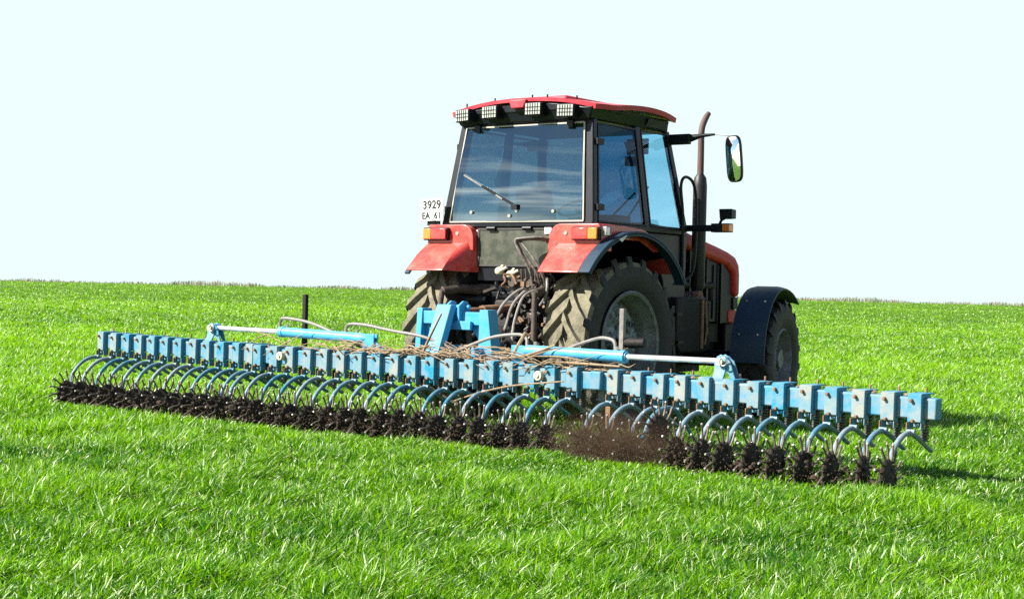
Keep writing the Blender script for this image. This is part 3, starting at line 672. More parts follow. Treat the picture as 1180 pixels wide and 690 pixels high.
# inside mirror and sun visor seen through the door glass
b = MB().box(0.36, 0.62, 0.96, 0.985, 2.74, 2.90).build('sun_visor', 'grey', T, bevel=0.008)
b = MB().tube([(0.30, 1.02, 2.88), (0.42, 0.95, 2.72)], 0.012, 6).box(0.36, 0.5, 0.93, 0.96, 2.62, 2.72).build('interior_mirror', 'black', T, bevel=0.008)

# lower rear panel
b = MB().box(-0.43, 0.43, -0.438, -0.4265, 1.565, 1.905); lp = b.build('rear_lower_panel', 'panel', T)
b = MB()
for x0, x1, z0, z1 in ((-0.452, 0.452, 1.905, 1.922), (-0.452, 0.452, 1.548, 1.565), (-0.452, -0.43, 1.565, 1.905), (0.43, 0.452, 1.565, 1.905)): b.box(x0, x1, -0.446, -0.4265, z0, z1)
b.build('panel_frame', 'grey', lp)
b = MB()
for x in (-0.27, 0.17): b.box(x - 0.045, x + 0.045, -0.462, -0.4465, 1.895, 1.935).tube([(x - 0.05, -0.462, 1.92), (x + 0.05, -0.462, 1.92)], 0.016, 8)
b.build('panel_hinge', 'black', lp)
b = MB()
for x, z in ((-0.13, 1.50), (0.01, 1.47)):
    b.blob((x, -0.50, z), 0.05, 2, 0.08, (1, 0.7, 0.8)); b.tube([(x, -0.44, z + 0.05), (x, -0.49, z)], 0.02, 8)
    b.tube([(x + 0.03, -0.53, z), (x + 0.12, -0.53, z + 0.04)], 0.015, 8)
b.build('coupling_cap', 'cream', T)
MB().box(0.372, 0.452, -0.4545, -0.450, 1.865, 1.925).build('warning_sticker', 'white', T)
MB().box(0.375, 0.448, -0.4545, -0.450, 1.79, 1.83).build('warning_sticker', 'white', T)

# rear mudguards
def arc(r, a0, a1, n): return [(r * math.sin(a), RRAD + r * math.cos(a)) for a in np.linspace(a0, a1, n)]
for s in (1, -1):
    RF = 1.065; a0 = -math.atan2(0.83, 0.655); a1 = R(50)
    A = arc(RF, a0, a1, 26); B = arc(RF - 0.016, a0, a1, 26)
    b = MB(); b.prism(A + B[::-1], *sorted((s * 0.575, s * 1.035)))
    # inner wall toward the cab
    wall = [p for p in arc(RF - 0.018, a0, R(10), 14)] + [(0.18, 1.482)]
    P0 = arc(RF - 0.002, a0, R(-22), 12); rows = []
    for k_, (yy, zz) in enumerate(P0):
        t_ = k_ / 11; zi = lerp(1.483, 1.945, t_ ** 0.9)
        rows.append([(s * lerp(0.575, 0.44, q), lerp(yy, -0.40, q), lerp(zz, zi, q) + 0.035 * math.sin(PI * q) * (t_ > 0)) for q in (0, 0.08, 0.25, 0.5, 0.75, 1)])
    b.grid(rows, 12, 6)
    # raised shoulder carrying the rear lamp
    sh = [(-0.50, 1.70), (-0.505, 1.86), (-0.49, 1.925), (-0.44, 1.952), (-0.1, 1.955), (0.25, 1.935), (0.48, 1.86), (0.60, 1.73), (0.45, 1.72), (0.2, 1.82), (-0.2, 1.82)]
    b.prism(sh, *sorted((s * 0.60, s * 1.045)))
    cor = [(s * 1.047, 1.70), (s * 1.047, 1.93), (s * 1.03, 1.957)] + [(s * (0.60 - 0.14 * math.sin(q)), 1.817 + 0.14 * math.cos(q)) for q in np.linspace(0, PI / 2, 8)] + [(s * 0.455, 1.70)]
    b.prism(cor, -0.508, -0.30, 'y')
    fd = b.build('rear_mudguard', 'red', T, bevel=0.028, ang=62); fd.modifiers['edge'].segments = 4; fd.modifiers['edge'].harden_normals = False
    if s > 0:
        A = arc(RF + 0.004, a0, R(57), 30); B = arc(RF - 0.020, a0, R(57), 30)
        e = MB(); e.prism(A + B[::-1], 1.038, 1.165); e.prism(arc(RF - 0.02, a0, R(57), 30) + arc(RF - 0.045, a0, R(57), 30)[::-1], 1.150, 1.164)
        e.build('mudguard_flare', 'rubber', fd, bevel=0.01)
        e = MB().prism([(-0.28, RRAD + 1.063), (-0.13, RRAD + 1.063), (-0.24, RRAD + 1.015)], 1.166, 1.168); 
        a_ = R(-12)
        e = MB(); tri = [(-0.36, 1.815), (-0.22, 1.862), (-0.31, 1.79)]; e.prism(tri, 1.1655, 1.169)
        e.build('warning_triangle', 'white', fd)
    else:
        A = arc(RF - 0.05, a0, R(57), 30); B = arc(RF - 0.075, a0, R(57), 30)
        MB().prism(A + B[::-1], -1.10, -1.038).build('mudguard_flare', 'rubber', fd, bevel=0.008)
    # tail lamp
    xi, xo = (0.765, 1.055)
    tl = MB().box(*sorted((s * (xi - 0.01), s * (xo + 0.01))), -0.552, -0.50, 1.80, 1.925).build('tail_lamp', 'black', fd, bevel=0.006)
    MB().box(*sorted((s * xi, s * (xi + 0.185))), -0.575, -0.5525, 1.81, 1.915).build('red_lens', 'lred', tl, bevel=0.006)
    MB().box(*sorted((s * (xi + 0.188), s * xo)), -0.575, -0.5525, 1.81, 1.915).build('amber_lens', 'lamber', tl, bevel=0.006)
    MB().tube([(s * 0.66, -0.505, 1.87), (s * 0.66, -0.515, 1.87)], 0.02, 10).build('fender_bolt', 'steel', fd)
    MB().box(*sorted((s * 1.07, s * 1.12)), -0.50, -0.44, 1.84, 1.93).build('lamp_socket', 'steel', fd, bevel=0.01)

# number plate on the left
pl = MB().box(-0.153, 0.153, -0.006, 0.006, -0.112, 0.112).build('number_plate', 'platew', T, bevel=0.004)
pl.location = (-1.005, -0.50, 2.108); pl.rotation_euler = (0, R(-1.5), 0); WL[pl] = Vector((0, 0, 0))
for txt, size, x, z in (('3929', 0.118, -0.118, 0.012), ('EA', 0.090, -0.128, -0.088), ('61', 0.090, 0.032, -0.088)):
    cu = bpy.data.curves.new('plate_text', 'FONT'); cu.body = txt; cu.size = size; cu.extrude = 0.0015; cu.offset = 0.0022; cu.space_character = 1.02
    to = bpy.data.objects.new('plate_text', cu); COL.objects.link(to); to.parent = pl; to.location = (x, -0.0085, z); to.rotation_euler = (R(90), 0, 0)
    cu.materials.append(M['ink'])
    bpy.context.view_layer.update()
    me = bpy.data.meshes.new_from_object(to.evaluated_get(bpy.context.evaluated_depsgraph_get()))
    tm = bpy.data.objects.new('plate_text', me); COL.objects.link(tm); tm.parent = pl; tm.location = to.location; tm.rotation_euler = to.rotation_euler
    if not me.materials: me.materials.append(M['ink'])
    bpy.data.objects.remove(to)
MB().bar((-0.96, -0.47, 1.90), (-1.0, -0.48, 2.0), 0.04, 0.02).box(-1.08, -0.92, -0.48, -0.465, 1.95, 1.995).build('plate_bracket', 'black', T)

# exhaust
b = MB(); ex, ey = 0.545, 2.16
b.tube([(ex, ey, 1.35), (ex, ey, 1.42), (ex, ey, 2.50), (ex, ey, 2.585), (ex, ey, 2.63)], [0.05, 0.076, 0.076, 0.066, 0.036], 20)
exo = b.build('exhaust_stack', 'exh', T)
MB().tube([(ex, ey, 2.62), (ex, ey, 2.9), (ex, ey - 0.0, 3.08), (ex, ey + 0.03, 3.17), (ex + 0.01, ey + 0.075, 3.25), (ex + 0.02, ey + 0.115, 3.30)], [0.037, 0.035, 0.035, 0.035, 0.033, 0.026], 16, smooth_pts=4).build('exhaust_pipe', 'pipe', exo)
# handrail
MB().tube([(0.92, 1.20, 1.50), (0.92, 1.19, 2.1), (0.90, 1.17, 2.42), (0.90, 1.255, 2.52), (0.90, 1.42, 2.46), (0.90, 1.49, 2.22), (0.90, 1.48, 1.70), (0.90, 1.38, 1.50), (0.90, 1.06, 1.42)], 0.016, 8, smooth_pts=6).build('handrail', 'black', T)
# mirrors and front turn lamps
for s in (1, -1):
    dx = 0 if s > 0 else 0
    b = MB(); b.hexa([(min(s * 0.78, s * 1.02), 1.10, 2.84), (max(s * 0.78, s * 1.02), 1.10, 2.84), (max(s * 0.78, s * 1.02), 1.15, 2.84), (min(s * 0.78, s * 1.02), 1.15, 2.84), (min(s * 0.77, s * 1.02), 1.10, 2.945), (max(s * 0.77, s * 1.02), 1.10, 2.945), (max(s * 0.77, s * 1.02), 1.15, 2.945), (min(s * 0.77, s * 1.02), 1.15, 2.945)])
    b.tube([(s * 0.98, 1.14, 2.895), (s * 1.12, 1.17, 2.925), (s * 1.27, 1.19, 2.935)], [0.045, 0.022, 0.012], 8)
    ma = b.build('mirror_arm', 'black', T, bevel=0.006)
    MB().tube([(s * 1.26, 1.19, 2.935), (s * 1.42, 1.21, 2.92)], 0.006, 6).build('mirror_rod', 'steel', ma)
    # rounded mirror head
    out_ = []
    for i in range(24):
        a = 2 * PI * i / 24; ca_, sa_ = math.cos(a), math.sin(a)
        out_.append((0.085 * math.copysign(abs(ca_) ** 0.55, ca_), 0.235 * math.copysign(abs(sa_) ** 0.42, sa_)))
    b = MB().prism(out_, 0.0, 0.05, 'y'); mh = b.build('wing_mirror', 'black', T, bevel=0.01)
    mh.location = (s * 1.475, 1.21, 2.685); mh.rotation_euler = (R(3), R(-4) * s, s * R(4)); WL[mh] = Vector((0, 0, 0))
    e = MB(); e.v.append((0, -0.016, 0)); nq = len(out_)
    for kk in (0.33, 0.66, 1.0):
        for q in out_: e.v.append((q[0] * 0.86 * kk, -0.001 - 0.015 * (1 - kk * kk), q[1] * 0.94 * kk))
    for i in range(nq):
        j = (i + 1) % nq; e.face([0, 1 + i, 1 + j])
        for kk in range(2): e.face([1 + kk * nq + i, 1 + (kk + 1) * nq + i, 1 + (kk + 1) * nq + j, 1 + kk * nq + j])
    mgl = e.build('mirror_glass', 'mirror', mh); mgl.location = (0, 0, 0)
    yb_ = 1.30
    b = MB(); b.hexa([(min(s * 0.86, s * 1.2), yb_, 1.965), (max(s * 0.86, s * 1.2), yb_, 1.965), (max(s * 0.86, s * 1.2), yb_ + 0.05, 1.965), (min(s * 0.86, s * 1.2), yb_ + 0.05, 1.965)] + [(q, y, 2.03) for q, y in ((min(s * 0.86, s * 1.2), yb_), (max(s * 0.86, s * 1.2), yb_), (max(s * 0.86, s * 1.2), yb_ + 0.05), (min(s * 0.86, s * 1.2), yb_ + 0.05))])
    b.box(*sorted((s * 1.19, s * 1.40)), yb_ - 0.01, yb_ + 0.08, 1.955, 2.045)
    b.tube([(s * 1.27, yb_ + 0.03, 2.04), (s * 1.29, yb_ + 0.03, 2.08), (s * 1.33, yb_ + 0.03, 2.10)], 0.016, 8)
    b.hexa([(s * 1.36 - 0.07, yb_ - 0.01, 2.085), (s * 1.36 + 0.07, yb_ - 0.01, 2.085), (s * 1.36 + 0.06, yb_ + 0.10, 2.095), (s * 1.36 - 0.06, yb_ + 0.10, 2.095), (s * 1.36 - 0.075, yb_ - 0.02, 2.19), (s * 1.36 + 0.075, yb_ - 0.02, 2.19), (s * 1.36 + 0.06, yb_ + 0.10, 2.185), (s * 1.36 - 0.06, yb_ + 0.10, 2.185)])
    ba = b.build('front_lamp_bracket', 'black', T, bevel=0.01)
    MB().box(*sorted((s * 1.325, s * 1.405)), yb_ - 0.016, yb_ + 0.075, 1.962, 2.035).build('turn_lens', 'lamber', ba, bevel=0.004)

# rear hitch, valves and hoses
b = MB(); b.tube([(-0.93, -0.45, 1.205), (-0.90, -0.45, 1.21), (-0.36, -0.45, 1.215), (-0.32, -0.45, 1.21)], [0.03, 0.055, 0.055, 0.03], 14)
b.tube([(-0.9, -0.42, 1.205), (-0.7, -0.3, 1.4)], 0.03, 8).build('air_tank', 'black', T)
for s in (1, -1):
    b = MB()
    b.tube([(s * 0.34, -0.30, 1.30), (s * 0.50, -0.62, 1.32), (s * 0.56, -0.84, 1.29)], [0.06, 0.045, 0.04], 10)   # lift arm
    b.tube([(s * 0.56, -0.84, 1.30), (s * 0.60, -0.90, 0.72)], [0.028, 0.028], 10)                                # lift rod
    b.bar((s * 0.30, -0.25, 0.55), (s * 0.42, -1.28, 0.62), 0.05, 0.10)                                           # lower link
    b.build('hitch_arm', 'dusty', T, bevel=0.005)
MB().tube([(0.0, -0.42, 1.14), (0.02, -0.80, 1.12), (0.03, -1.22, 1.10)], [0.045, 0.035, 0.04], 12).tube([(0.0, -0.7, 1.123), (0.02, -0.95, 1.113)], 0.052, 12).build('top_link', 'rust', T)
b = MB(); rnd = random.Random(5)
b.box(0.10, 0.44, -0.56, -0.42, 1.26, 1.40)
for i in range(7): xx = 0.10 + 0.055 * i; b.tube([(xx, -0.50, 1.38), (xx, -0.52, 1.50 + rnd.uniform(-0.06, 0.05))], 0.010, 8).tube([(xx, -0.50, 1.38), (xx, -0.50, 1.42)], 0.018, 6)
for i in range(22):
    xx, zz = rnd.uniform(0.02, 0.56), rnd.uniform(0.75, 1.42); yy = rnd.uniform(-0.62, -0.42)
    k = rnd.random()
    if k < 0.45: b.tube([(xx, yy, zz), (xx + rnd.uniform(-0.1, 0.1), yy - 0.06, zz + rnd.uniform(-0.1, 0.1))], rnd.uniform(0.014, 0.035), 8)
    elif k < 0.75: b.box(xx - 0.03, xx + 0.03, yy - 0.05, yy, zz - 0.025, zz + 0.03)
    else: b.tube([(xx, yy, zz), (xx, yy - 0.04, zz)], 0.045, 10)
b.build('hydraulic_valve_block', 'dusty', T, bevel=0.004)
for mt_, cnt in (('grime', 46), ('rust', 12), ('hose', 10)):
    for i in range(cnt):
        b = MB()
        xx, zz, yy = rnd.uniform(-0.05, 0.60), rnd.uniform(0.72, 1.46), rnd.uniform(-0.70, -0.42); k = rnd.random()
        if k < 0.6:
            q = [(xx, yy, zz)]
            for _ in range(3): q.append((q[-1][0] + rnd.uniform(-0.08, 0.08), q[-1][1] + rnd.uniform(-0.05, 0.04), q[-1][2] + rnd.uniform(-0.12, 0.08)))
            b.tube(q, rnd.uniform(0.007, 0.014), 6, smooth_pts=3)
        elif k < 0.85: b.tube([(xx, yy, zz), (xx + rnd.uniform(-0.02, 0.02), yy - 0.05, zz + 0.01)], rnd.uniform(0.014, 0.03), 6)
        else: b.box(xx - 0.02, xx + 0.02, yy - 0.04, yy, zz - 0.03, zz + 0.02)
        b.build('hydraulic_fitting', mt_, T)
MB().tube([(0.0, -0.42, 0.78), (0.0, -0.6, 0.78)], 0.06, 12).build('drive_shaft', 'grime', T)
for i in range(12):
    xx, zz = rnd.uniform(-0.5, 0.05), rnd.uniform(0.8, 1.4); MB().tube([(xx, -0.42, zz), (xx + rnd.uniform(-0.15, 0.15), -0.5, zz + rnd.uniform(-0.06, 0.06)), (xx + rnd.uniform(-0.2, 0.2), -0.44, zz - 0.1)], rnd.uniform(0.012, 0.03), 6).build('hydraulic_fitting', 'grime', T)

MB().box(-0.17, 0.17, -0.51, -0.41, 0.61, 0.99).build('rear_cover', 'engine', T, bevel=0.015)
hoses = [[(0.52, -0.44, 1.80), (0.40, -0.56, 1.825), (0.24, -0.62, 1.815), (0.165, -0.64, 1.79), (0.24, -0.66, 1.68), (0.34, -0.64, 1.52), (0.36, -0.60, 1.38)],
         [(0.52, -0.44, 1.78), (0.38, -0.55, 1.805), (0.22, -0.60, 1.80), (0.18, -0.62, 1.76), (0.30, -0.62, 1.62), (0.40, -0.60, 1.48), (0.41, -0.56, 1.38)],
         [(0.20, -0.60, 1.78), (0.36, -0.60, 1.62), (0.46, -0.58, 1.45), (0.47, -0.54, 1.32)]]
for q in hoses: MB().tube(q, 0.013, 8, smooth_pts=6).build('hydraulic_hose', 'bhose', T)
for q in ([(0.30, -0.55, 1.36), (0.22, -0.68, 1.30), (0.13, -0.78, 1.16), (0.08, -0.90, 0.92), (0.10, -1.15, 0.76), (0.30, -1.35, 0.74)],
          [(0.38, -0.55, 1.36), (0.30, -0.66, 1.30), (0.22, -0.74, 1.16), (0.20, -0.84, 0.92), (0.26, -1.2, 0.76)],
          [(0.42, -0.55, 1.34), (0.33, -0.70, 1.26), (0.30, -0.80, 1.02), (0.35, -0.90, 0.80)],
          [(0.50, -0.52, 1.40), (0.54, -0.62, 1.42), (0.57, -0.66, 1.34), (0.54, -0.66, 1.2)],
          [(-0.10, -0.50, 1.10), (0.0, -0.74, 1.02), (-0.02, -0.85, 0.86), (0.10, -0.95, 0.72), (0.22, -0.85, 0.82)]):
    MB().tube(q, 0.0145, 8, smooth_pts=6).build('hydraulic_hose', 'hose', T)

# ------------------------------------------------------------------ rotary harrow
Yb, Zt, Pp = -1.7867, 0.6918, 0.2226
XL, XC, XR = -4.6368, -2.0678, 2.1267
HL, HR = XC - Pp * 0.5, XC + 17.7 * Pp
def bl(x):
    y = Yb + 0.0026 * x; z = Zt - 0.0084 * x; rz = 0.0026
    if x < HL: y += -0.0387 * (x - HL); z += -0.006 * (x - HL); rz -= 0.0387
    if x > HR: y += -0.0607 * (x - HR); z += -0.0015 * (x - HR); rz -= 0.0607
    return y, z, rz
H = thing('rotary_harrow', 'long blue rotary harrow with a row of spiked wheels behind the red tractor', 'harrow', (0, -1.8, 0))
def sect(x0, x1, name):
    b = MB(); P = []
    for x in (x0, x1):
        y, z, _ = bl(min(max(x, x0 + 0.01), x1 - 0.01)); P.append((x, y, z))
    d0, d1 = 0.046, 0.160; z0, z1 = -0.175, -0.022
    (xa, ya_, za), (xb, yb2, zb2) = P
    b.hexa([(xa, ya_ + d0, za + z0), (xb, yb2 + d0, zb2 + z0), (xb, yb2 + d1, zb2 + z0), (xa, ya_ + d1, za + z0),
            (xa, ya_ + d0, za + z1), (xb, yb2 + d0, zb2 + z1), (xb, yb2 + d1, zb2 + z1), (xa, ya_ + d1, za + z1)])
    return b.build(name, 'beam', H, bevel=0.012)
sect(-4.80, HL - 0.005, 'frame_beam'); sect(HL + 0.0, 1.86, 'frame_beam'); sect(1.90, 4.885, 'frame_beam')
# hinges between the three beams
b = MB(); b.box(1.80, 2.02, Yb + 0.19, Yb + 0.28, 0.40, 0.66).tube([(1.90, Yb + 0.235, 0.36), (1.90, Yb + 0.235, 0.70)], 0.03, 10)
b.build('wing_hinge', 'bracket', H, bevel=0.008)
MB().box(-2.30, -2.08, Yb + 0.19, Yb + 0.28, 0.46, 0.70).build('wing_hinge', 'bracket', H, bevel=0.008)
b = MB(); b.box(1.845, 1.955, -1.792, -1.709, 0.508, 0.662); b.build('beam_end_cap', 'beam', H, bevel=0.012)
b = MB(); b.box(1.95, 2.0, -1.70, -1.62, 0.12, 0.50); b.build('support_leg', 'rust', H, bevel=0.006)

BW = 0.105
def unit_meshes():
    # bracket, local origin: middle of the face on the ground line, y = 0 at the face
    b = MB(); h = BW / 2; zt, zb = Zt, Zt - 0.195
    b.box(-h, h, 0.0, 0.010, zb, zt)
    for s in (-1, 1):
        b.prism([(0.010, zb - 0.055), (0.075, zb - 0.055), (0.075, zb + 0.018), (0.044, zb + 0.020), (0.044, zt - 0.022), (0.150, zt - 0.0215), (0.150, zt - 0.002), (0.010, zt - 0.002)], *sorted((s * h, s * (h - 0.010))))
    b.box(-h, h, 0.010, 0.215, zt - 0.0015, zt + 0.008)
    b.mat(1).tube([(-0.020, -0.026, zt - 0.042), (-0.020, 0.0, zt - 0.042)], 0.0145, 6)
    b.tube([(-0.006, -0.026, zb + 0.008), (-0.006, 0.0, zb + 0.008)], 0.013, 6)
    b.box(-h - 0.004, -h + 0.006, -0.012, 0.06, zb - 0.060, zb - 0.004)
    b.tube([(h * 0.9 + 0.006, 0.04, zb - 0.025), (h + 0.018, 0.04, zb - 0.025)], 0.012, 6)
    b.tube([(0.01, 0.165, zt + 0.006), (0.01, 0.165, zt + 0.045)], 0.009, 6)
    b.mat(0).box(-0.010, 0.030, 0.012, 0.055, zb - 0.034, zb - 0.012)
    br = b
    a = MB(); pts = [(0, 0.315, 0.272), (0, 0.27, 0.288), (0, 0.06, 0.392), (0, -0.055, 0.420), (0, -0.17, 0.395), (0, -0.27, 0.325), (0, -0.335, 0.235), (0, -0.352, 0.155), (0.02, -0.40, 0.08)]
    a.tube(pts, [0.014, 0.017, 0.019, 0.0198, 0.0198, 0.0195, 0.019, 0.0185, 0.017], 10, smooth_pts=4)
    a.tube([(-0.03, -0.02, 0.43), (0.03, -0.02, 0.43)], 0.016, 8)
    sp = MB(); q = []
    for i in range(8 * 7 + 1):
        t = i / 56; an = 2 * PI * 7 * t; q.append((0.026 * math.cos(an), 0.175 + 0.026 * math.sin(an), lerp(0.50, 0.355, t)))
    sp.tube(q, 0.0085, 5); sp.tube([(0, 0.175, 0.52), (0, 0.175, 0.33)], 0.007, 6)
    return br, a, sp
def wheel_mesh(seed):
    rnd = random.Random(seed); b = MB()
    b.lathe([(-0.022, 0.0), (-0.022, 0.055), (-0.010, 0.075), (-0.014, 0.128), (0.0, 0.140), (0.014, 0.128), (0.010, 0.075), (0.026, 0.055), (0.026, 0.0)], 26)
    for k in range(8): 
        a = rnd.uniform(0, 6.28); rr = rnd.uniform(0.03, 0.115); b.blob((rnd.choice((-0.014, 0.014)), rr * math.sin(a), rr * math.cos(a)), rnd.uniform(0.012, 0.026), 1, 0.35, (0.7, 1, 1), rnd)
    n = 16
    for k in range(n):
        a = 2 * PI * k / n + rnd.uniform(-0.04, 0.04); sx_ = rnd.uniform(-0.006, 0.006)
        b.mat(0).blob((0, 0.134 * math.sin(a), 0.134 * math.cos(a)), 0.019, 1, 0.2, (0.8, 1, 1), rnd)
        P = []
        for t in (0, 0.35, 0.7, 1.0):
            rr = lerp(0.11, 0.248, t); aa = a - 0.13 * t * t
            P.append((sx_ * t, rr * math.sin(aa), rr * math.cos(aa)))
        b.mat(1).tube(P, [0.0115, 0.0088, 0.0082, 0.0088], 7)
        e = P[-1]; P2 = [e, (e[0], e[1] * 1.05 - 0.004 * math.cos(a), e[2] * 1.05)]
        b.mat(2).tube(P2, [0.0100, 0.007], 7)
    return b
br, ar, sp = unit_meshes()
wheels = [wheel_mesh(k) for k in range(4)]
wm = []
proto = {}
xs_all = [XL + Pp * i for i in range(12)] + [XC + Pp * i for i in range(18)] + [XR + Pp * i for i in range(13)]
rnd = random.Random(21)
ob = None
for i, xe in enumerate(xs_all):
    xcen = xe - BW / 2; y, z, rz = bl(xcen); dz = z - Zt
    loc = Vector((xcen, y, dz))
    if ob is None:
        ob = br.build('clamp_bracket', ['bracket', 'rust', 'steel'], H, bevel=0.004)
        oa = ar.build('spring_arm', 'arm', ob); os_ = sp.build('coil_spring', 'spring', ob)
        wm = [q.build('spiked_wheel', ['wheel', 'tine', 'tip'], ob, ang=50) for q in wheels]
        for q in wm[1:]: COL.objects.unlink(q); q.parent = None
        B_, A_, S_, W_ = ob, oa, os_, wm[0]
    else:
        B_ = ob.copy(); COL.objects.link(B_); B_.parent = H
        A_ = oa.copy(); COL.objects.link(A_); A_.parent = B_
        S_ = os_.copy(); COL.objects.link(S_); S_.parent = B_
        W_ = wm[i % 4].copy(); COL.objects.link(W_); W_.parent = B_
    B_.location = loc - WL[H] + Vector((rnd.uniform(-0.006, 0.006), 0, rnd.uniform(-0.004, 0.004))); B_.rotation_euler = (0, rnd.uniform(-0.012, 0.012), rz + rnd.uniform(-0.02, 0.02))
    A_.location = (-0.012 + rnd.uniform(-0.008, 0.008), 0, 0); S_.location = (0.0, 0, 0); A_.rotation_euler = (0, 0, rnd.uniform(-0.03, 0.03))
    lift = 0.0
    if i == 33: lift = 0.165
    if i == 32: lift = 0.0
    W_.location = (0.040 + rnd.uniform(-0.010, 0.010), -0.435 + rnd.uniform(-0.02, 0.02), 0.090 - dz + rnd.uniform(-0.018, 0.018))
    W_.rotation_euler = (rnd.uniform(0, 6.28), rnd.uniform(-0.06, 0.06), R(8) + rnd.uniform(-0.11, 0.11))
    if lift:
        A_.rotation_euler = (R(-19), 0, 0); A_.location = (-0.012, 0.0, 0.0)
        # turned about the pivot under the bracket
        piv = Vector((0, -0.02, 0.43)); rot = Matrix.Rotation(R(-19), 3, 'X')
        A_.location = Vector((-0.012, 0, 0)) + piv - rot @ piv
        W_.location = (0.06, -0.36, 0.268); W_.rotation_euler = (0.3, 0, 0.0)
for q in wm[1:]: bpy.data.objects.remove(q)

# rear-facing rollers
for x in (-1.775, 1.335):
    y, z, _ = bl(x); MB().tube([(x, y + 0.07, z - 0.085), (x, y - 0.045, z - 0.085)], 0.042, 18).tube([(x, y - 0.045, z - 0.085), (x, y - 0.055, z - 0.085)], 0.018, 10).build('beam_roller', 'cream', H, bevel=0.005)
# cylinder lugs on the wings
def lug(x):
    y, z, _ = bl(x); b = MB(); hw_ = 0.05
    b.box(x - hw_, x + hw_, y + 0.055, y + 0.072, z - 0.18, z - 0.004)
    b.prism([(y + 0.055, z - 0.01), (y + 0.055, z + 0.01), (y + 0.085, z + 0.06), (y + 0.085, z + 0.15), (y + 0.10, z + 0.15), (y + 0.10, z + 0.055), (y + 0.073, z + 0.0)], x - hw_, x + hw_)
    b.prism([(x - hw_ + 0.01, z + 0.06), (x + hw_, z + 0.06), (x + hw_ + 0.06, z - 0.02), (x + hw_ + 0.09, z - 0.018), (x + hw_ + 0.03, z + 0.14), (x + 0.0, z + 0.19), (x - hw_ + 0.01, z + 0.17)], y + 0.10, y + 0.115, 'y')
    b.prism([(x - hw_ + 0.01, z + 0.06), (x + hw_, z + 0.06), (x + hw_ + 0.06, z - 0.02), (x + hw_ + 0.09, z - 0.018), (x + hw_ + 0.03, z + 0.14), (x + 0.0, z + 0.19), (x - hw_ + 0.01, z + 0.17)], y + 0.165, y + 0.18, 'y')
    o = b.build('cylinder_lug', 'beam', H, bevel=0.005)
    MB().tube([(x + 0.01, y + 0.06, z + 0.135), (x + 0.01, y + 0.19, z + 0.135)], 0.020, 12).tube([(x + 0.01, y + 0.05, z + 0.135), (x + 0.01, y + 0.06, z + 0.135)], 0.03, 12).build('lug_pin', 'cream', o)
    MB().tube([(x + 0.05 + 0.032 * math.cos(a), y + 0.052, z + 0.135 + 0.032 * math.sin(a)) for a in np.linspace(0, 6.28, 14)], 0.006, 6).build('retaining_ring', 'steel', o)
    return (x + 0.01, y + 0.14, z + 0.135)
eL = lug(-2.94); eR = lug(3.06)
def cylinder(root, mid, eye):
    b = MB(); root, mid, eye = Vector(root), Vector(mid), Vector(eye); d = (mid - root).normalized()
    b.tube([root, mid - d * 0.05], 0.048, 20).tube([mid - d * 0.05, mid], 0.054, 20).tube([root - d * 0.06, root], [0.03, 0.048], 16).tube([mid, mid + d * 0.012], 0.04, 16)
    o = b.build('hydraulic_cylinder', 'cyl', H)
    MB().tube([mid + d * 0.01, eye], 0.023, 16).build('piston_rod', 'rod', o)
    MB().tube([eye - Vector((0, 0.05, 0)), eye + Vector((0, 0.05, 0))], 0.042, 14).build('rod_eye', 'cyl', o)
    for q in (root + d * 0.08, mid - d * 0.09): MB().tube([q + Vector((0, 0, 0.04)), q + Vector((0, 0, 0.08))], 0.016, 8).build('port_fitting', 'steel', o)
cylinder((-0.86, -1.63, 0.828), (-1.97, -1.63, 0.850), eL)
cylinder((1.12, -1.68, 0.800), (2.14, -1.70, 0.792), eR)
b = MB()
b.box(-0.84, -0.70, -1.66, -1.645, 0.68, 0.87).box(-0.84, -0.70, -1.615, -1.60, 0.68, 0.87); b.prism([(-0.70, 0.68), (-0.70, 0.80), (-0.48, 0.68)], -1.64, -1.62, 'y')
b.build('cylinder_anchor', 'blue', H, bevel=0.005); b = MB()
b.box(0.96, 1.10, -1.71, -1.695, 0.67, 0.84).box(0.96, 1.10, -1.665, -1.65, 0.67, 0.84)
b.build('cylinder_anchor', 'blue', H, bevel=0.005)
# parking stands
for x, y, z0, z1 in ((1.985, -1.52, 0.52, 1.185), (-1.765, -1.5, 0.55, 1.225)):
    MB().box(x - 0.021, x + 0.021, y - 0.021, y + 0.021, z0, z1).build('parking_stand', 'hose' if x > 0 else 'engine', H, bevel=0.003)
MB().tube([(2.0, -1.5, 0.9), (2.18, -1.48, 0.905)], 0.04, 12).build('stand_socket', 'engine', H)
# headstock
Yh = -1.25
b = MB()
b.box(-0.405, 0.29, Yh - 0.05, Yh + 0.05, 0.985, 1.105)                                                                  # cross-beam
hs = b.build('headstock', 'blue', H, bevel=0.006)
b = MB(); b.prism([(Yh - 0.09, 0.66), (Yh + 0.10, 0.66), (Yh + 0.08, 1.13), (Yh - 0.06, 1.13)], -0.470, -0.405)
b.prism([(-0.405, 0.985), (-0.20, 0.985), (-0.405, 0.80)], Yh - 0.006, Yh + 0.006, 'y'); b.build('side_plate', 'blue', hs, bevel=0.005)
b = MB(); b.prism([(0.29, 1.13), (0.385, 1.13), (0.455, 0.66), (0.28, 0.66)], Yh - 0.07, Yh + 0.07, 'y')
b.prism([(0.29, 0.985), (0.12, 0.985), (0.275, 0.80)], Yh - 0.006, Yh + 0.006, 'y'); b.build('side_plate', 'blue', hs, bevel=0.005)
b = MB()
for x in (-0.085, 0.06):
    b.prism([(Yh - 0.09, 0.95), (Yh + 0.05, 0.95), (Yh + 0.07, 1.14), (Yh + 0.03, 1.20), (Yh - 0.03, 1.205), (Yh - 0.10, 1.16)], x - 0.013, x + 0.013)
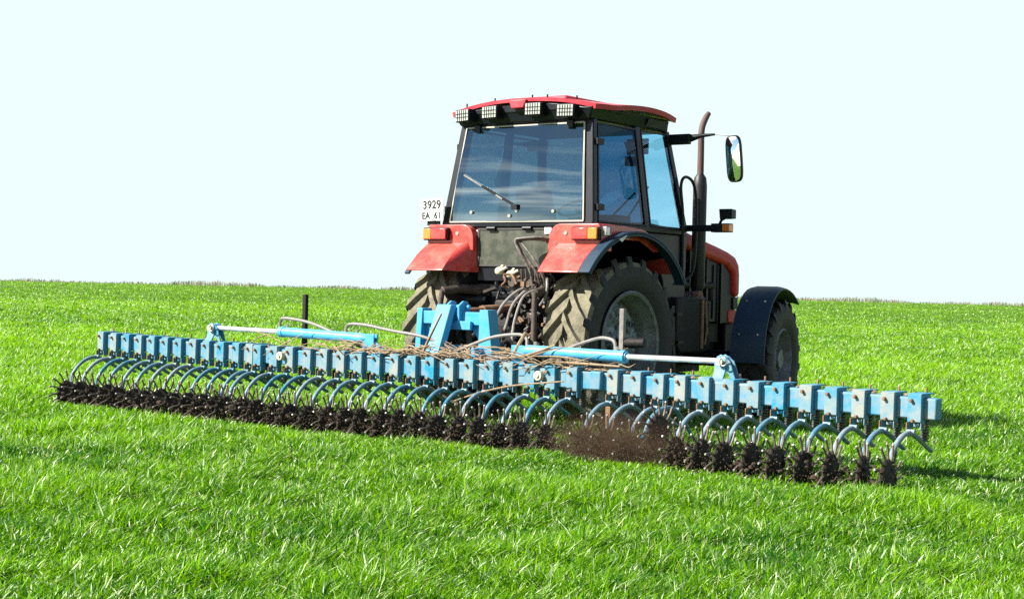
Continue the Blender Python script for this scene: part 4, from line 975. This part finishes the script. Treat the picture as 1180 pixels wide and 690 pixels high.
b.box(-0.08, 0.20, Yh - 0.09, Yh - 0.055, 0.94, 1.02); b.tube([(-0.13, Yh, 1.15), (0.12, Yh, 1.15)], 0.02, 10); b.build('top_link_lug', 'blue', hs, bevel=0.005)
b = MB(); b.hexa([(-0.09, Yb + 0.10, 0.66), (0.09, Yb + 0.10, 0.66), (0.09, Yb + 0.19, 0.66), (-0.09, Yb + 0.19, 0.66), (-0.17, Yh - 0.13, 1.17), (0.0, Yh - 0.13, 1.17), (0.0, Yh - 0.04, 1.17), (-0.17, Yh - 0.04, 1.17)])
b.build('brace', 'blue', hs, bevel=0.008)
MB().tube([(0.10, Yh + 0.06, 0.70), (0.10, Yh, 0.98)], 0.028, 10).build('hitch_pin', 'dusty', hs)
MB().box(-0.02, 0.07, -1.36, -1.28, 0.66, 0.80).box(0.28, 0.34, -1.42, -1.30, 0.55, 0.78).box(-0.5, 0.5, Yh - 0.05, Yh + 0.05, 0.56, 0.66).box(-0.46, -0.38, Yb + 0.19, Yh, 0.56, 0.64).box(0.38, 0.46, Yb + 0.19, Yh, 0.56, 0.64).build('lower_frame', 'blue', H, bevel=0.005)
# grey hydraulic lines of the harrow
for q, mt_ in (([(-1.083, -1.63, 0.86), (-1.08, -1.63, 0.92), (-1.03, -1.63, 0.955), (-0.83, -1.63, 0.953), (-0.5, -1.62, 0.91), (-0.18, -1.6, 0.875), (0.05, -1.55, 0.81), (0.2, -1.5, 0.74)], 'hose'),
          ([(-1.967, -1.64, 0.88), (-1.967, -1.64, 0.95), (-1.90, -1.64, 0.985), (-1.60, -1.62, 0.955), (-1.30, -1.60, 0.875), (-1.1, -1.55, 0.8)], 'hose'),
          ([(0.20, -1.60, 0.72), (0.29, -1.60, 0.765), (0.45, -1.60, 0.825), (0.69, -1.60, 0.90), (0.95, -1.60, 0.93), (1.04, -1.60, 0.90), (1.066, -1.62, 0.83)], 'hose'),
          ([(1.40, -1.55, 0.80), (1.526, -1.6, 0.845), (1.70, -1.62, 0.90), (1.86, -1.65, 0.935), (1.98, -1.67, 0.925), (2.02, -1.68, 0.89), (2.03, -1.69, 0.83)], 'hose'),
          ([(0.05, -1.45, 0.72), (-0.25, -1.55, 0.70), (-0.7, -1.62, 0.72), (-0.95, -1.62, 0.76)], 'bhose'),
          ([(0.20, -1.30, 0.80), (0.22, -1.42, 0.70), (0.5, -1.55, 0.70), (0.9, -1.55, 0.74)], 'hose')):
    MB().tube(q, 0.0155, 8, smooth_pts=6).build('hydraulic_hose', mt_, H)

# ------------------------------------------------------------------ soil, dust, stalks
rnd = random.Random(9)
b = MB()
for i in range(1900):
    x = rnd.uniform(-4.68, 4.72); y, z, _ = bl(x); q = abs(rnd.gauss(0, 0.5))
    yy = y - 0.40 + rnd.gauss(0, 0.15); r_ = rnd.uniform(0.006, 0.022) * (1 if rnd.random() < 0.9 else 1.7)
    b.blob((x, yy, rnd.uniform(0.0, 0.05) + 0.15 * rnd.random() ** 2), r_, 1, 0.35, (1, 1, 0.8), rnd)
so = b.build('soil_clods', 'soil', smooth=False, recalc=False); tag(so, 'dark brown soil clods torn up in a strip under the spiked wheels', 'soil', kind='stuff')
b = MB()
for i in range(11000):
    k = rnd.random()
    if k < 0.30: x = rnd.gauss(2.5, 0.32); zz = abs(rnd.gauss(0.04, 0.13)); yy = -2.36 + rnd.gauss(0, 0.16)
    elif k < 0.7: x = min(max(rnd.gauss(0.9, 1.6), -4.7), 4.8); yy = bl(x)[0] - 0.46 + rnd.gauss(0, 0.15); zz = abs(rnd.gauss(0.04, 0.10))
    else: x = rnd.uniform(-4.9, 4.8); yy = bl(x)[0] - 0.5 + rnd.gauss(0, 0.13); zz = abs(rnd.gauss(0.05, 0.09))
    b.blob((x, yy, zz + 0.03), rnd.uniform(0.002, 0.0055), 0, 0.3, (1, 1, 1), rnd)
so = b.build('flying_soil', 'grit', smooth=False, recalc=False); tag(so, 'fine brown soil thrown up around the spinning spiked wheels', 'soil', kind='stuff')
mt, nt, o = newmat('brown_dust'); pv = N(nt, 'ShaderNodeVolumePrincipled'); pv.inputs['Color'].default_value = (0.20, 0.135, 0.085, 1); pv.inputs['Anisotropy'].default_value = 0.2
tcn = N(nt, 'ShaderNodeTexCoord'); ln = N(nt, 'ShaderNodeVectorMath', operation='LENGTH'); nt.links.new(tcn.outputs['Object'], ln.inputs[0])
nn = noise(nt, tcn.outputs['Object'], 3.0, 6, 0.7)
fo = N(nt, 'ShaderNodeMapRange'); fo.inputs['From Min'].default_value = 1.0; fo.inputs['From Max'].default_value = 0.15; fo.interpolation_type = 'SMOOTHSTEP'; nt.links.new(ln.outputs['Value'], fo.inputs['Value'])
mu = N(nt, 'ShaderNodeMath', operation='MULTIPLY'); nt.links.new(fo.outputs['Result'], mu.inputs[0]); nt.links.new(ramp(nt, nn.outputs['Fac'], 0.35, 0.65), mu.inputs[1])
m3 = N(nt, 'ShaderNodeMath', operation='MULTIPLY'); m3.inputs[1].default_value = 9.0; nt.links.new(mu.outputs[0], m3.inputs[0]); nt.links.new(m3.outputs[0], pv.inputs['Density'])
nt.links.new(pv.outputs[0], o.inputs['Volume'])
dc = MB().blob((0, 0, 0), 1.0, 3, 0.0).build('dust_cloud', mt); dc.location = (2.50, -2.36, 0.14); dc.scale = (0.75, 0.36, 0.30)
tag(dc, 'small brown dust cloud at the spiked wheels right of the middle', 'dust', kind='stuff')
# soil lying on the beam
b = MB()
for i in range(900):
    x = rnd.uniform(-2.6, 2.3) if rnd.random() < 0.55 else rnd.uniform(-4.6, 4.7); y, z, _ = bl(x)
    yy = y + rnd.uniform(0.075, 0.185); k = math.exp(-((x + 0.3) / 0.9) ** 2) + 0.25
    b.blob((x, yy, z - 0.018 + 0.05 * k * rnd.random()), rnd.uniform(0.008, 0.026) * (0.7 + 0.5 * k), 1, 0.35, (1.3, 1, 0.6), rnd)
so = b.build('dry_soil', 'drysoil', smooth=False, recalc=False); tag(so, 'crumbly dry soil lying on top of the blue harrow beam', 'soil', kind='stuff')
# tangled stalks
b = MB()
def stalk(x, spread, zc, ln):
    y, z, _ = bl(x); a = rnd.gauss(0, 0.55) + (PI if rnd.random() < 0.5 else 0); tilt = rnd.gauss(0.05, 0.22)
    c = Vector((x, y + rnd.uniform(-0.03, 0.25), z + zc)); d = Vector((math.cos(a), math.sin(a) * 0.6, tilt))
    k = Vector((0, 0, rnd.uniform(-0.03, 0.05))); b.tube([c - d * ln / 2, c + k, c + d * ln / 2], [0.003, rnd.uniform(0.003, 0.008), 0.002], 5, smooth_pts=3)
for i in range(150):
    k = rnd.random()
    if k < 0.30: x = rnd.gauss(0.35, 0.42)
    elif k < 0.55: x = rnd.gauss(1.55, 0.25)
    elif k < 0.85: x = rnd.gauss(-0.7, 0.55)
    else: x = rnd.uniform(-2.3, 2.4)
    stalk(min(max(x, -2.4), 2.4), 0, rnd.uniform(0.0, 0.085), rnd.uniform(0.15, 0.6))
so = b.build('dry_stalks', 'stalk', recalc=False); tag(so, 'tangle of dry brown plant stalks caught on the middle of the harrow', 'plant debris', kind='stuff')
def big(pts, rr, label):
    o = MB().tube(pts, rr, 7, smooth_pts=5).build('dry_stalk', 'stalk', origin=pts[0]); tag(o, label, 'stalk', 'large dry stalks caught on the harrow')
big([(0.46, -1.86, 0.33), (0.75, -1.87, 0.42), (1.1, -1.86, 0.50), (1.62, -1.84, 0.565)], [0.006, 0.008, 0.008, 0.006], 'long pale stalk hanging slantwise across the brackets below the stalk tangle')
big([(0.97, -1.70, 0.72), (1.02, -1.70, 0.82), (1.10, -1.69, 0.955)], [0.016, 0.018, 0.015], 'short thick broken stalk standing up beside the blue headstock')
big([(-0.02, -1.76, 0.70), (0.05, -1.75, 0.85), (0.17, -1.72, 1.09)], [0.013, 0.014, 0.010], 'straight grey stalk leaning up against the blue brace')
big([(-1.05, -1.70, 0.73), (-0.6, -1.72, 0.70), (-0.25, -1.74, 0.74), (0.05, -1.74, 0.80)], [0.009, 0.011, 0.011, 0.008], 'curved pale stalk lying on the beam left of the brace')
big([(0.85, -1.72, 0.72), (1.15, -1.74, 0.76), (1.45, -1.74, 0.86)], [0.010, 0.012, 0.009], 'pale stalk rising towards the end of the right cylinder barrel')
big([(1.35, -1.77, 0.715), (1.7, -1.78, 0.72), (2.15, -1.80, 0.715)], [0.011, 0.012, 0.007], 'straight pale stalk lying flat below the right cylinder barrel')
